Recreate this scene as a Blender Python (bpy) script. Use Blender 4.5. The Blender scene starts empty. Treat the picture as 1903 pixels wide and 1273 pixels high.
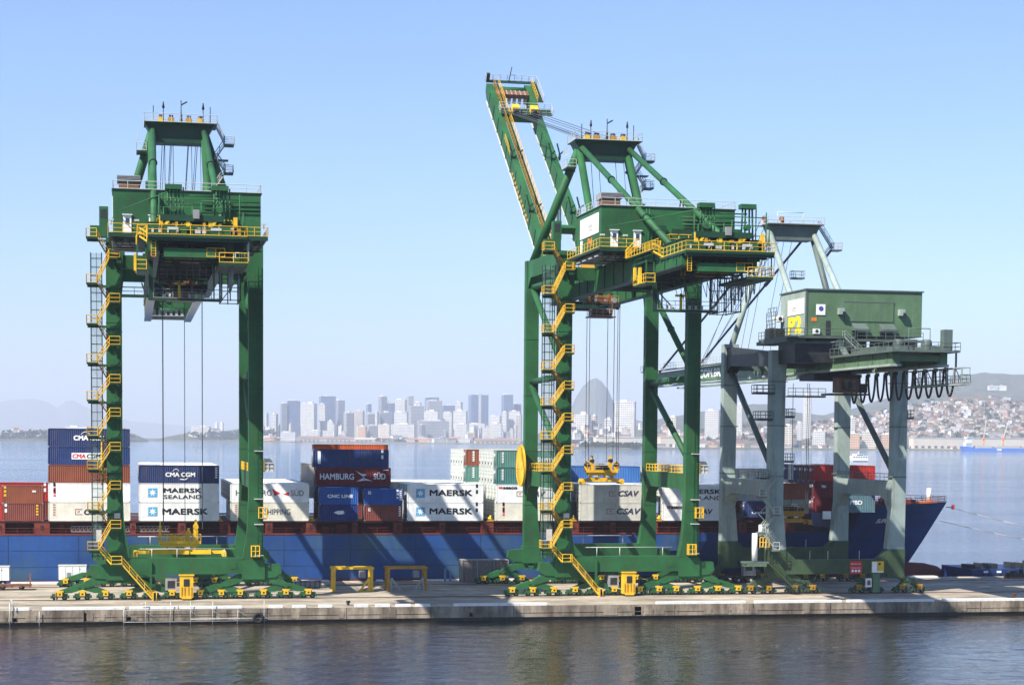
import bpy, math, random
from mathutils import Vector, Matrix
R = math.radians
random.seed(7)
S = bpy.context.scene
COL = S.collection

# ---------------------------------------------------------------- camera
CF, CCX, CCY, CYAW, CPIT, CROL, CH = 3467.866, 951.5, 1034.1482, .2013758, -.063743, .0084216, 22.61791
def cam_axes():
    a, b, c = CYAW, CPIT, CROL
    right0 = Vector((math.cos(a), -math.sin(a), 0))
    fwd0 = Vector((math.sin(a), math.cos(a), 0))
    f = fwd0 * math.cos(b) + Vector((0, 0, 1)) * math.sin(b)
    u = -fwd0 * math.sin(b) + Vector((0, 0, 1)) * math.cos(b)
    r = right0 * math.cos(c) + u * math.sin(c)
    u2 = -right0 * math.sin(c) + u * math.cos(c)
    return r, u2, f
cr, cu, cf = cam_axes()
cd = bpy.data.cameras.new('camera')
cam = bpy.data.objects.new('camera', cd); COL.objects.link(cam)
cam.matrix_world = Matrix(((cr.x, cu.x, -cf.x, 0), (cr.y, cu.y, -cf.y, 0), (cr.z, cu.z, -cf.z, CH), (0, 0, 0, 1)))
cd.sensor_fit = 'HORIZONTAL'; cd.sensor_width = 36.0; cd.lens = CF / 1903 * 36
cd.shift_y = (CCY - 636.5) / 1903
cd.clip_start = 1.0; cd.clip_end = 90000
S.camera = cam
# ---------------------------------------------------------------- light
SUN = Vector((-1.0, -.63, 1.2)).normalized()          # towards the sun
S.world = bpy.data.worlds.new('World'); S.world.use_nodes = True
nt = S.world.node_tree
sky = nt.nodes.new('ShaderNodeTexSky'); sky.sky_type = 'NISHITA'; sky.sun_disc = False
sky.sun_elevation = math.asin(SUN.z); sky.sun_rotation = math.atan2(SUN.x, SUN.y)
sky.altitude = 0; sky.air_density = 1.0; sky.dust_density = 0.6; sky.ozone_density = 2.5
tint = nt.nodes.new('ShaderNodeVectorMath'); tint.operation = 'MULTIPLY'; tint.inputs[1].default_value = (.69, .79, .99)
wn = nt.nodes.new('ShaderNodeTexNoise'); wn.inputs['Scale'].default_value = 2.2; wn.inputs['Detail'].default_value = 5   # slightly uneven high haze
wc = nt.nodes.new('ShaderNodeTexCoord'); wm_ = nt.nodes.new('ShaderNodeMapping'); wm_.inputs['Scale'].default_value = (1, 1, 3.5); nt.links.new(wc.outputs['Generated'], wm_.inputs['Vector']); nt.links.new(wm_.outputs[0], wn.inputs['Vector'])
wr = nt.nodes.new('ShaderNodeMapRange'); wr.inputs[1].default_value = .3; wr.inputs[2].default_value = .7; wr.inputs[3].default_value = .95; wr.inputs[4].default_value = 1.05; nt.links.new(wn.outputs['Fac'], wr.inputs[0])
ws = nt.nodes.new('ShaderNodeVectorMath'); ws.operation = 'SCALE'; nt.links.new(sky.outputs[0], ws.inputs[0]); nt.links.new(wr.outputs[0], ws.inputs['Scale']); nt.links.new(ws.outputs[0], tint.inputs[0]); nt.links.new(tint.outputs[0], nt.nodes['Background'].inputs[0]); nt.nodes['Background'].inputs[1].default_value = 0.103
sd = bpy.data.lights.new('sun', 'SUN'); sd.energy = 5.0; sd.angle = R(.5); sd.color = (1, .95, .87)
so = bpy.data.objects.new('sun', sd); COL.objects.link(so)
so.rotation_euler = SUN.to_track_quat('Z', 'Y').to_euler()
S.view_settings.view_transform = 'Standard'; S.view_settings.look = 'None'
S.view_settings.exposure = 0.92; S.view_settings.gamma = 1.0
S.cycles.max_bounces = 6; S.cycles.transparent_max_bounces = 12; S.cycles.volume_bounces = 0
S.cycles.caustics_reflective = False; S.cycles.caustics_refractive = False

def at(u, v, Y):                                       # a point of the photograph at a known distance from the camera
    xx = (u - CCX) / CF; uu = (CCY - v) / CF
    d = cr * xx + cu * uu + cf
    t = Y / d.y
    return d.x * t, d.z * t + CH

# ---------------------------------------------------------------- mesh helpers
class MB:
    def __init__(s): s.v = []; s.f = []; s.mi = []; s.sm = []; s.mats = []; s.c = 0
    def use(s, m):
        if m not in s.mats: s.mats.append(m)
        s.c = s.mats.index(m); return s
    def add(s, vs, fs, smooth=False):
        o = len(s.v); s.v += [tuple(p) for p in vs]
        for f in fs: s.f.append(tuple(i + o for i in f)); s.mi.append(s.c); s.sm.append(smooth)
        return s
    def box(s, x0, x1, y0, y1, z0, z1):
        if x0 > x1: x0, x1 = x1, x0
        if y0 > y1: y0, y1 = y1, y0
        if z0 > z1: z0, z1 = z1, z0
        vs = [(x, y, z) for z in (z0, z1) for y in (y0, y1) for x in (x0, x1)]
        return s.add(vs, [(0, 2, 3, 1), (4, 5, 7, 6), (0, 1, 5, 4), (2, 6, 7, 3), (0, 4, 6, 2), (1, 3, 7, 5)])
    def bar(s, p, q, w, h=None, up=(0, 0, 1)):
        p = Vector(p); q = Vector(q); h = h or w; d = (q - p).normalized(); u = Vector(up)
        if abs(d.dot(u)) > .98: u = Vector((0, 1, 0))
        r = d.cross(u).normalized() * w / 2; t = r.cross(d).normalized() * h / 2
        vs = [a + b * r + c * t for a in (p, q) for c in (-1, 1) for b in (-1, 1)]
        return s.add(vs, [(0, 1, 3, 2), (4, 6, 7, 5), (0, 4, 5, 1), (2, 3, 7, 6), (0, 2, 6, 4), (1, 5, 7, 3)])
    def tube(s, p, q, r, n=8, r2=None, cap=True):
        p = Vector(p); q = Vector(q); d = (q - p).normalized(); u = Vector((0, 0, 1))
        if abs(d.z) > .95: u = Vector((0, 1, 0))
        a = d.cross(u).normalized(); b = a.cross(d); r2 = r if r2 is None else r2
        ring = [(math.cos(2 * math.pi * k / n), math.sin(2 * math.pi * k / n)) for k in range(n)]
        vs = [p + a * x * r + b * y * r for x, y in ring] + [q + a * x * r2 + b * y * r2 for x, y in ring]
        s.add(vs, [(k, k + n, (k + 1) % n + n, (k + 1) % n) for k in range(n)], True)
        if cap and n > 4:
            o = len(s.v) - 2 * n
            s.f.append(tuple(o + k for k in range(n))); s.f.append(tuple(o + n + k for k in reversed(range(n))))
            s.mi += [s.c] * 2; s.sm += [False] * 2
        return s
    def poly(s, pts, r, n=6):
        for a, b in zip(pts, pts[1:]): s.tube(a, b, r, n)
        return s
    def prism(s, pts, a, b, ax='y'):                   # polygon extruded along an axis
        def P(p, t): return {'y': (p[0], t, p[1]), 'x': (t, p[0], p[1]), 'z': (p[0], p[1], t)}[ax]
        n = len(pts)
        vs = [P(p, a) for p in pts] + [P(p, b) for p in pts]
        return s.add(vs, [tuple(range(n)), tuple(range(2 * n - 1, n - 1, -1))] + [(k, k + n, (k + 1) % n + n, (k + 1) % n) for k in range(n)])
    def rail(s, pts, h=1.1, r=.04, step=1.7, closed=False):
        if closed: pts = list(pts) + [pts[0]]
        for a, b in zip(pts, pts[1:]):
            a = Vector(a); b = Vector(b); L = (b - a).length; n = max(1, round(L / step)); z = Vector((0, 0, 1))
            for k in range(n + 1): s.tube(a.lerp(b, k / n), a.lerp(b, k / n) + z * h, r * .8, 4)
            s.tube(a + z * h, b + z * h, r * .85, 4); s.tube(a + z * h * .52, b + z * h * .52, r * .6, 4)
            s.bar(a + z * .07, b + z * .07, .02, .08)
        return s
    def build(s, name, parent=None, mat=None, loc=None):
        me = bpy.data.meshes.new(name); me.from_pydata(s.v, [], s.f)
        for m in (s.mats or [mat]): me.materials.append(m)
        me.polygons.foreach_set('material_index', s.mi); me.polygons.foreach_set('use_smooth', s.sm); me.update()
        o = bpy.data.objects.new(name, me); COL.objects.link(o)
        if parent: o.parent = parent
        if loc: o.location = loc
        return o
def M_(m):
    return MB().use(m)
def tag(o, label=None, cat=None, group=None, kind=None):
    if label: o['label'] = label
    if cat: o['category'] = cat
    if group: o['group'] = group
    if kind: o['kind'] = kind
    return o
def empty(name, loc, label, cat, group=None, rz=0):
    o = bpy.data.objects.new(name, None); COL.objects.link(o); o.location = loc; o.rotation_euler.z = rz
    o.empty_display_size = .5
    return tag(o, label, cat, group)
def copy_tree(o, parent=None):
    c = o.copy(); COL.objects.link(c)
    if parent: c.parent = parent
    for ch in list(o.children): copy_tree(ch, c)
    return c
def text(name, s, mat, parent, x, z, width, height, y=0., face='-y', bold=0.0, shear=0.0, spacing=1.0):
    cu_ = bpy.data.curves.new(name, 'FONT'); cu_.body = s; cu_.size = 1; cu_.extrude = 0; cu_.shear = shear
    cu_.space_character = spacing; cu_.resolution_u = 3
    t = bpy.data.objects.new(name, cu_); COL.objects.link(t)
    dg = bpy.context.evaluated_depsgraph_get()
    me0 = bpy.data.meshes.new_from_object(t.evaluated_get(dg)); bpy.data.objects.remove(t)
    xs = [v.co.x for v in me0.vertices]; ys = [v.co.y for v in me0.vertices]
    x0, x1, y0, y1 = min(xs), max(xs), min(ys), max(ys); vs = []; fs = []
    shifts = [(0, 0)] if bold <= 0 else [(0, 0), (bold, 0), (0, bold), (bold, bold)]
    for k, (sx, sy) in enumerate(shifts):                  # stroke weight from slightly offset layers
        o = len(vs)
        for v in me0.vertices:
            a = (v.co.x - x0) / (x1 - x0) * (width - bold) + sx; b = (v.co.y - y0) / (y1 - y0) * (height - bold) + sy; c = .002 * k
            vs.append({'-y': (x + a, y - c, z + b), '-x': (y - c, x - a, z + b)}.get(face, (x + a, y + b, z + c)))
        fs += [tuple(i + o for i in f.vertices) for f in me0.polygons]
    bpy.data.meshes.remove(me0)
    me = bpy.data.meshes.new(name); me.from_pydata(vs, [], fs); me.materials.append(mat); me.update()
    o = bpy.data.objects.new(name, me); COL.objects.link(o)
    if parent: o.parent = parent
    return o

# ---------------------------------------------------------------- materials
def paint(name, col, rough=.5, var=.22, scale=.35, streak=.0, dirt=(.09, .06, .04), dirt_amt=.0, bump=.0, metal=0.0, spec=.28, rust=0.0):
    m = bpy.data.materials.new(name); m.use_nodes = True
    n = m.node_tree.nodes; l = m.node_tree.links; b = n['Principled BSDF']
    b.inputs['Roughness'].default_value = rough; b.inputs['Metallic'].default_value = metal
    b.inputs['Specular IOR Level'].default_value = spec
    tc = n.new('ShaderNodeTexCoord')
    nz = n.new('ShaderNodeTexNoise'); nz.inputs['Scale'].default_value = scale; nz.inputs['Detail'].default_value = 6; nz.inputs['Roughness'].default_value = .65
    l.new(tc.outputs['Object'], nz.inputs['Vector'])
    mr = n.new('ShaderNodeMapRange'); mr.inputs[1].default_value = .3; mr.inputs[2].default_value = .7
    mr.inputs[3].default_value = 1 - var; mr.inputs[4].default_value = 1 + var * .7
    l.new(nz.outputs['Fac'], mr.inputs[0])
    mx = n.new('ShaderNodeVectorMath'); mx.operation = 'SCALE'; mx.inputs[0].default_value = col[:3]
    l.new(mr.outputs[0], mx.inputs['Scale'])
    out = mx.outputs[0]
    if dirt_amt > 0:
        mp = n.new('ShaderNodeMapping'); mp.inputs['Scale'].default_value = (1.3, 1.3, .12)
        l.new(tc.outputs['Object'], mp.inputs['Vector'])
        n2 = n.new('ShaderNodeTexNoise'); n2.inputs['Scale'].default_value = 1.1; n2.inputs['Detail'].default_value = 8; n2.inputs['Roughness'].default_value = .7
        l.new(mp.outputs[0], n2.inputs['Vector'])
        r2 = n.new('ShaderNodeMapRange'); r2.inputs[1].default_value = .52; r2.inputs[2].default_value = .75; r2.inputs[3].default_value = 0; r2.inputs[4].default_value = dirt_amt
        l.new(n2.outputs['Fac'], r2.inputs[0])
        mm = n.new('ShaderNodeMix'); mm.data_type = 'RGBA'
        l.new(r2.outputs[0], mm.inputs[0]); l.new(out, mm.inputs[6]); mm.inputs[7].default_value = (*dirt, 1)
        out = mm.outputs[2]
    if rust > 0:                                           # small rust spots and runs
        mp3 = n.new('ShaderNodeMapping'); mp3.inputs['Scale'].default_value = (1.0, 1.0, .22); l.new(tc.outputs['Object'], mp3.inputs['Vector'])
        n3 = n.new('ShaderNodeTexNoise'); n3.inputs['Scale'].default_value = 2.3; n3.inputs['Detail'].default_value = 9; n3.inputs['Roughness'].default_value = .75; l.new(mp3.outputs[0], n3.inputs['Vector'])
        r3 = n.new('ShaderNodeMapRange'); r3.inputs[1].default_value = .6; r3.inputs[2].default_value = .72; r3.inputs[3].default_value = 0; r3.inputs[4].default_value = rust; l.new(n3.outputs['Fac'], r3.inputs[0])
        m3 = n.new('ShaderNodeMix'); m3.data_type = 'RGBA'; l.new(r3.outputs[0], m3.inputs[0]); l.new(out, m3.inputs[6]); m3.inputs[7].default_value = (.13, .05, .02, 1); out = m3.outputs[2]
    l.new(out, b.inputs['Base Color'])
    if bump:
        bp = n.new('ShaderNodeBump'); bp.inputs['Strength'].default_value = bump; bp.inputs['Distance'].default_value = .05
        l.new(nz.outputs['Fac'], bp.inputs['Height']); l.new(bp.outputs[0], b.inputs['Normal'])
    return m
GREEN = paint('green_paint', (.019, .105, .032), .6, .42, .18, dirt=(.05, .05, .025), dirt_amt=.75, rust=.6)
GREEND = paint('dark_green_paint', (.009, .045, .02), .5, .3, .5, dirt=(.02, .02, .015), dirt_amt=.6)
PALE = paint('pale_green_paint', (.29, .35, .31), .55, .22, .25, dirt=(.12, .10, .07), dirt_amt=.7, rust=.5)
PALED = paint('grey_green_paint', (.095, .125, .11), .5, .25, .4, dirt=(.05, .05, .04), dirt_amt=.6)
OLIVE = paint('olive_green_paint', (.095, .165, .085), .45, .3, .25, dirt=(.2, .24, .17), dirt_amt=.45, rust=.35)
OLIVED = paint('dark_olive_paint', (.045, .078, .036), .55, .35, .3, dirt=(.03, .03, .02), dirt_amt=.6, rust=.4)
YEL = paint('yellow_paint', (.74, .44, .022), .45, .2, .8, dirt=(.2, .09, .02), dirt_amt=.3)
YELD = paint('worn_shaded_yellow_paint', (.42, .22, .018), .5, .3, .8, dirt=(.1, .06, .03), dirt_amt=.6)  # worn yellow, also the shaded copy of the plain yellow
RAILW = paint('grey_white_rail', (.50, .49, .45), .5, .2, 1)
WHITE = paint('white_paint', (.80, .80, .77), .45, .06, .5, dirt=(.45, .40, .32), dirt_amt=.25)
DARK = paint('dark_steel', (.025, .028, .03), .5, .4, .8)
STEEL = paint('grey_steel', (.28, .28, .27), .5, .25, .8, dirt=(.12, .08, .05), dirt_amt=.4)
CABB = paint('rust_brown_paint', (.22, .09, .04), .5, .3, .6, dirt=(.06, .03, .02), dirt_amt=.5)
ROPE = paint('steel_rope', (.06, .065, .075), .5, .1, 1)
GLASSD = paint('dark_glass', (.02, .03, .035), .08, .1, 1, spec=.8)
RUBBER = paint('black_rubber', (.02, .02, .02), .8, .3, 2)
YELT = paint('yellow_lettering', (.90, .70, .02), .6, .05, 1)
ORANGE = paint('orange_paint', (.75, .20, .02), .5, .2, 1)
REDP = paint('red_paint', (.55, .035, .025), .5, .2, 1)
BLACKT = paint('black_lettering', (.02, .02, .025), .6, .05, 1)
WHITET = paint('white_lettering', (.82, .82, .82), .6, .05, 1)
def mesh_panel():
    m = bpy.data.materials.new('greenish_mesh_panel'); m.use_nodes = True
    n = m.node_tree.nodes; l = m.node_tree.links; b = n['Principled BSDF']
    b.inputs['Base Color'].default_value = (.16, .24, .21, 1); b.inputs['Roughness'].default_value = .5
    t = n.new('ShaderNodeBsdfTransparent'); mx = n.new('ShaderNodeMixShader')
    nz = n.new('ShaderNodeTexNoise'); nz.inputs['Scale'].default_value = .8
    mr = n.new('ShaderNodeMapRange'); mr.inputs[3].default_value = .22; mr.inputs[4].default_value = .42
    l.new(nz.outputs['Fac'], mr.inputs[0]); l.new(mr.outputs[0], mx.inputs[0])
    l.new(t.outputs[0], mx.inputs[1]); l.new(b.outputs[0], mx.inputs[2]); l.new(mx.outputs[0], n['Material Output'].inputs[0])
    return m
MESHP = mesh_panel()
HAZE = 8e-5
# ---------------------------------------------------------------- crane pieces
def flight(mb, p, q, w=.8, m_s=None, m_t=None, h=1.0):
    """stair flight from p (top) to q (bottom): stringers, treads and handrails; p and q run along x, width w along y"""
    p = Vector(p); q = Vector(q); m_t = m_t or m_s
    mb.use(m_s)
    for s in (-w / 2, w / 2):
        o = Vector((0, s, 0))
        mb.bar(p + o, q + o, .08, .17)
        mb.tube(p + o + Vector((0, 0, h)), q + o + Vector((0, 0, h)), .045, 4)
        mb.tube(p + o + Vector((0, 0, h * .5)), q + o + Vector((0, 0, h * .5)), .03, 4)
        n = max(2, round((q - p).length / 1.5))
        for k in range(n + 1):
            a = p.lerp(q, k / n) + o; mb.tube(a, a + Vector((0, 0, h)), .035, 4)
    mb.use(m_t)
    n = max(3, round(abs(p.z - q.z) / .24))
    for k in range(1, n):
        a = p.lerp(q, k / n); mb.box(a.x - .13, a.x + .13, a.y - w / 2, a.y + w / 2, a.z - .02, a.z + .03)
def landing(mb, x0, x1, y0, y1, z, m_r, m_f, sides='fblr', h=1.1):
    mb.use(m_f).box(x0, x1, y0, y1, z - .22, z)
    mb.use(m_r); P = lambda x, y: (x, y, z)
    if 'f' in sides: mb.rail([P(x0, y0), P(x1, y0)], h, .06, 1)
    if 'b' in sides: mb.rail([P(x0, y1), P(x1, y1)], h, .06, 1)
    if 'l' in sides: mb.rail([P(x0, y0), P(x0, y1)], h, .06, 1)
    if 'r' in sides: mb.rail([P(x1, y0), P(x1, y1)], h, .06, 1)

def bogie(root, x, y, front, body, cap):
    b = M_(body); b.box(-1.05, 1.05, -.42, .42, .42, .88); b.box(-.5, .5, -.3, .3, .88, 1.15)
    b.box(-1.25, -1.0, -.5, .5, .3, .62); b.box(1.0, 1.25, -.5, .5, .3, .62)
    o = b.build('bogie', root, loc=(x, y, 0))
    for s in (-.62, .62):
        w = M_(DARK).tube((s, -.2, .38), (s, .2, .38), .38, 14); w.use(STEEL).tube((s, -.24, .38), (s, -.2, .38), .16, 10); w.build('wheel', o)
    c = M_(cap); c.box(-.34, .34, -.78, -.4, .62, 1.3); c.box(-.5, .5, -.7, -.42, 1.12, 1.34); c.use(DARK).box(-.12, .12, -.82, -.78, .8, 1.0); c.build('motor_cap', o)
    return o

def undercarriage(root, spots, ys, body, cap, zs=3.4):
    first = None
    for yi, y in enumerate(ys):
        for x in spots:
            if first is None: first = bogie(root, x, y, True, body, cap)
            else:
                o = copy_tree(first, root); o.location = (x, y, 0)
        n = len(spots) // 2
        for half in (spots[:n], spots[n:]):
            c = (half[0] + half[-1]) / 2; L = (half[-1] - half[0]) / 2
            e = M_(body)
            e.prism([(c - L * .68, 1.75), (c - L * .55, 2.55), (c - L * .3, zs), (c + L * .3, zs), (c + L * .55, 2.55), (c + L * .68, 1.75), (c + L * .5, 1.75), (c + L * .25, 2.35), (c - L * .25, 2.35), (c - L * .5, 1.75)], y - .55, y + .55)
            e.tube((c, y - .75, 2.75), (c, y + .75, 2.75), .45, 12)
            e.build('equalizer_beam', root)
            k = n // 2
            for sub in (half[:k], half[k:]):
                d = (sub[0] + sub[-1]) / 2; l = (sub[-1] - sub[0]) / 2
                e = M_(body)
                e.prism([(d - l - .5, .95), (d - l - .2, 1.3), (d - .7, 2.15), (d + .7, 2.15), (d + l + .2, 1.3), (d + l + .5, .95), (d + l * .5, 1.0), (d, 1.45), (d - l * .5, 1.0)], y - .42, y + .42)
                e.tube((d, y - .6, 1.8), (d, y + .6, 1.8), .3, 10)
                e.build('equalizer_arm', root)

def spreader(name, loc, half, label, towers, body, dark):
    r = empty(name, loc, label, 'spreader')
    b = M_(body)                                            # telescopic main frame
    b.box(-half * .7, half * .7, -.75, -.3, 0, .58); b.box(-half * .7, half * .7, .3, .75, 0, .58)
    b.box(-half, half, -.28, .28, .04, .46)
    b.box(-half * .2, half * .2, -.9, .9, .0, .5)
    b.build('main_beam', r)
    for s in (-1, 1):
        e = M_(body); e.box(s * half - .22, s * half + .22, -1.15, 1.15, -.02, .46)
        for t in (-1, 1): e.box(s * half - .28, s * half + .28, t * 1.15 - .16, t * 1.15 + .16, -.32, .3)
        e.build('end_beam', r)
    h = M_(body); w = min(half * .8, 2.9)
    h.box(-w, w, -.95, .95, 1.45, 1.75); h.box(-w * .9, w * .9, -.7, -.5, 1.0, 1.45); h.box(-w * .9, w * .9, .5, .7, 1.0, 1.45)
    for x in (-w * .7, -w * .25, w * .25, w * .7): h.box(x - .16, x + .16, -.5, .5, .42, 1.5)
    h.use(RAILW)
    for x in (-w * .45, w * .35): h.box(x - .35, x + .35, -.98, -.9, .75, 1.0)
    h.build('head_block', r)
    g = M_(body); g.rail([(-w, -.95, 1.75), (w, -.95, 1.75), (w, .95, 1.75), (-w, .95, 1.75)], 1.0, .05, 1.1, True); g.build('railing', r)
    for x, zt, wd in towers:
        t = M_(body); t.box(x - wd, x + wd, -.3, .3, 1.75, zt * .8 + .3); t.box(x - wd * .6, x + wd * .6, -.22, .22, zt * .8 + .3, zt)
        t.use(dark).tube((x, -.36, zt * .75 + .2), (x, .36, zt * .75 + .2), min(.42, wd * 1.3), 12); t.build('sheave_tower', r)
    k = M_(dark); k.box(-w * .35, w * .15, -.6, .6, 1.75, 2.5); k.tube((w * .3, -.5, 2.15), (w * .3, .5, 2.15), .38, 12); k.build('cable_basket', r)
    return r

YELB = paint('bright_yellow_paint', (.92, .56, .02), .5, .15, 1)
def house_door(parent, x, y, z, w, h):
    d = M_(WHITE); d.box(x, x + w, y - .09, y, z, z + h); d.box(x - .12, x + w + .12, y - .3, y, z + h + .02, z + h + .12)
    o = d.build('door', parent)
    M_(GLASSD).box(x + w * .28, x + w * .74, y - .13, y - .09, z + h * .5, z + h * .84).build('window', o)
    return o

def lamp(parent, x, y, z):
    l = M_(DARK).tube((x, y, z), (x, y, z + .5), .05, 5); l.use(RAILW).box(x - .3, x + .3, y - .22, y + .1, z + .5, z + .72)
    l.build('floodlight', parent)

# ---------------------------------------------------------------- the two green ship-to-shore cranes
def green_crane(Xc, elev, label, own, ropes, trolley_y, rope_z, L):
    root = empty('container_crane', (Xc, 260, 0), label, 'crane', 'dark green gantry cranes with yellow stairs')
    part = lambda mb, n: mb.build(n, root)
    cx = -.5
    # legs
    for s in (-1, 1):
        for y0, zt in ((-.45, 49.0), (21.85, 49.6)):
            P = [(10.55, 2.9), (10.55, zt), (8.1, zt), (8.2, zt - 3.4), (8.55, zt - 6.5), (8.55, 14), (8.4, 10), (8.1, 7.6), (7.7, 5.6), (7.7, 2.9)]
            m = M_(GREEN).prism([(s * x, z) for x, z in P], y0, y0 + 1.5)
            m.use(GREEND)
            for z in (12.2, 20.5, 29, 37.6): m.box(s * 8.5, s * 10.6, y0 - .03, y0 + 1.53, z, z + .06)
            part(m, 'leg')
    for y0, z0 in ((-.6, 3.5), (21.75, 4.0)):
        m = M_(GREEN).box(-7.72, 7.72, y0, y0 + 1.8, z0, z0 + 2.2)
        for s in (-1, 1):
            m.box(s * 7.6, s * 10.75, y0 - .08, y0 + 1.88, z0 - .75, z0 + 1.9)
            m.prism([(s * 10.75, z0 - .6), (s * 10.75, z0 + 1.4), (s * 12.9, z0 + 1.3), (s * 13.1, z0 + .1), (s * 12.2, z0 - .5)], y0 + .2, y0 + 1.5)
        m.box(6, 6.9, y0 - .05, y0, z0 + .7, z0 + 1.6)
        m.use(RAILW)
        for x in (-4.6, -1.2, 5.2): m.tube((x, y0 + .1, z0 + 2.2), (x, y0 + .1, z0 + 3.5), .06, 5)
        m.tube((-6.4, y0 + .1, z0 + 3.5), (6.6, y0 + .1, z0 + 3.5), .055, 5)
        part(m, 'sill_beam')
    spots = [-16.9, -13.9, -10.8, -7.7, -4.7, -1.9, 1.95, 4.8, 7.4, 10.6, 13.7, 16.8]
    undercarriage(root, spots, (.3, 22.6), GREEN, YEL)
    for s in (-1, 1):
        m = M_(GREEN).prism([(1.05, 12.9), (1.05, 17.6), (21.85, 17.6), (21.85, 12.9), (20.9, 14.4), (19.4, 15.3), (3.5, 15.3), (2.0, 14.4)], s * 8.75, s * 10.3, 'x')
        part(m, 'portal_beam')
        m = M_(YEL); m.rail([(s * 8.85, 1.1, 17.6), (s * 8.85, 21.8, 17.6)], 1.1, .07, 1.7); m.rail([(s * 10.2, 1.1, 17.6), (s * 10.2, 21.8, 17.6)], 1.1, .06, 1.7); part(m, 'portal_railing')
        m = M_(GREEN).prism([(1.05, 45.2), (1.05, 49.2), (21.85, 49.5), (21.85, 45.5), (20, 46.9), (3, 46.7)], s * 8.45, s * 10.3, 'x'); part(m, 'upper_side_beam')
        for a, b in (((22, 45.4), (.9, 32.6)), ((22, 31.2), (.9, 31.4)), ((22, 30.4), (.9, 19.2)), ((22, 45.6), (.9, 45.2))):
            m = M_(GREEN).tube((s * 9.5, a[0], a[1]), (s * 9.5, b[0], b[1]), .46, 14)
            mid = (Vector((s * 9.5, *a)) + Vector((s * 9.5, *b))) / 2; dr = (Vector((0, b[0] - a[0], b[1] - a[1]))).normalized()
            m.use(GREEND).tube(mid - dr * .06, mid + dr * .06, .56, 14); part(m, 'side_brace')
    part(M_(GREEN).box(-8.5, 8.5, -.3, .9, 44.95, 46.75), 'cross_beam')
    part(M_(GREEN).box(-8.5, 8.5, 22.0, 23.2, 45.0, 47.4), 'cross_beam')
    # girders
    for x0 in (-5.25, 3.15):
        m = M_(GREEN).box(x0, x0 + 1.1, -43, 28, 43.45, 46.5); m.use(GREEND).box(x0 - .14, x0 + 1.24, -43.1, 28.1, 43.3, 43.45); m.box(x0 - .14, x0 + 1.24, -43.1, 28.1, 46.5, 46.62)
        for k in range(14): m.box(x0 - .12, x0, -41 + k * 5, -40.9 + k * 5, 43.45, 46.5)
        part(m, 'girder')
    for y in (-42.5, -33, -22, 8): part(M_(GREEND).box(-4.1, 3.1, y, y + 1.1, 44.4, 46.2), 'girder_tie')
    # boom
    bo = M_(GREEN)
    for x0 in (-4.75, 2.45):
        bo.prism([(0, -1.5), (0, 1.5), (L - 1, 1.4), (L, .9), (L, -.6), (L - 1.5, -1.3)], x0, x0 + 1.05, 'x')
        bo.use(GREEND)
        for k in range(int(L / 5.2)): bo.box(x0 - .1, x0, 3 + k * 5, 3.12 + k * 5, -1.5, 1.4)
        bo.use(GREEN)
    bo.use(GREEN).tube((-3.8, L - 1.4, .3), (2.6, L - 1.4, .3), .75, 14)
    bo.box(-3.75, 2.5, L - 14, L - 12.4, .2, 1.9); bo.box(-3.75, 2.5, 20, 21, -.4, .8); bo.box(-3.75, 2.5, 3, 4.4, -.6, 1.0)
    bo = bo.build('boom', root, loc=(0, 28.6, 45)); bo.rotation_euler.x = R(elev)
    m = M_(RAILW).box(-3.6, 2.4, L - 1.2, L - .6, -1.2, -.5)
    for k in range(6): m.box(-3.3 + k, -2.8 + k, L - 5, L - 4.2, -.6, .5)
    m.build('tip_buffer', bo)
    m = M_(RAILW).box(-4.9, -3.6, 2, L - 2.2, -1.62, -1.52); m.box(2.35, 3.6, 2, L - 2.2, -1.62, -1.52); m.build('bounce_lit_flange', bo)  # pale boom underside: light reflected from below put into the flange colour
    m = M_(GREEND).box(-3.65, -2.75, 2, L - 1, 1.42, 1.5); m.use(YELD).rail([(-3.65, 2, 1.5), (-3.65, L - 1, 1.5)], 1.1, .06, 2.2); m.use(YEL).rail([(-2.75, 2, 1.5), (-2.75, L - 1, 1.5)], 1.1, .06, 2.2); m.build('boom_walkway', bo)
    m = M_(CABB).box(-3.7, 2.4, L - 5.6, L - 4.0, .8, 1.6); m.use(STEEL)
    for k in range(7): m.box(-3.5 + k * .85, -3.3 + k * .85, L - 5.7, L - 3.9, 1.6, 1.66)
    m.build('sheave_beam', bo)
    m = M_(GREEND).box(-5.0, 4.6, L - .6, L + .3, 1.4, 1.5); m.use(RAILW).rail([(-5, L - .6, 1.5), (-5, L + .3, 1.5), (4.6, L + .3, 1.5), (4.6, L - .6, 1.5)], 1.2, .06, 1.3)
    m.use(GREEND).box(3.5, 4.7, L - 8, L - .6, 1.4, 1.5); m.use(RAILW).rail([(4.7, L - 8, 1.5), (4.7, L - .6, 1.5)], 1.2, .06, 1.3)
    m.use(YEL).rail([(3.6, L - 8, 1.5), (3.6, L - .6, 1.5)], 1.2, .06, 1.3); m.use(DARK).tube((-.6, L - .2, 1.5), (-.2, L + .6, 4.2), .09, 6); m.box(-4.9, -4.3, L - .4, L + .2, 1.6, 3.0)
    m.build('tip_platform', bo)
    m = M_(GREEND).box(-4.4, 5.2, L - 14.4, L - 12, 1.9, 2.0); m.use(RAILW).rail([(-4.4, L - 14.4, 2), (5.2, L - 14.4, 2), (5.2, L - 12, 2), (-4.4, L - 12, 2)], 1.1, .055, 1.2, True)
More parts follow.
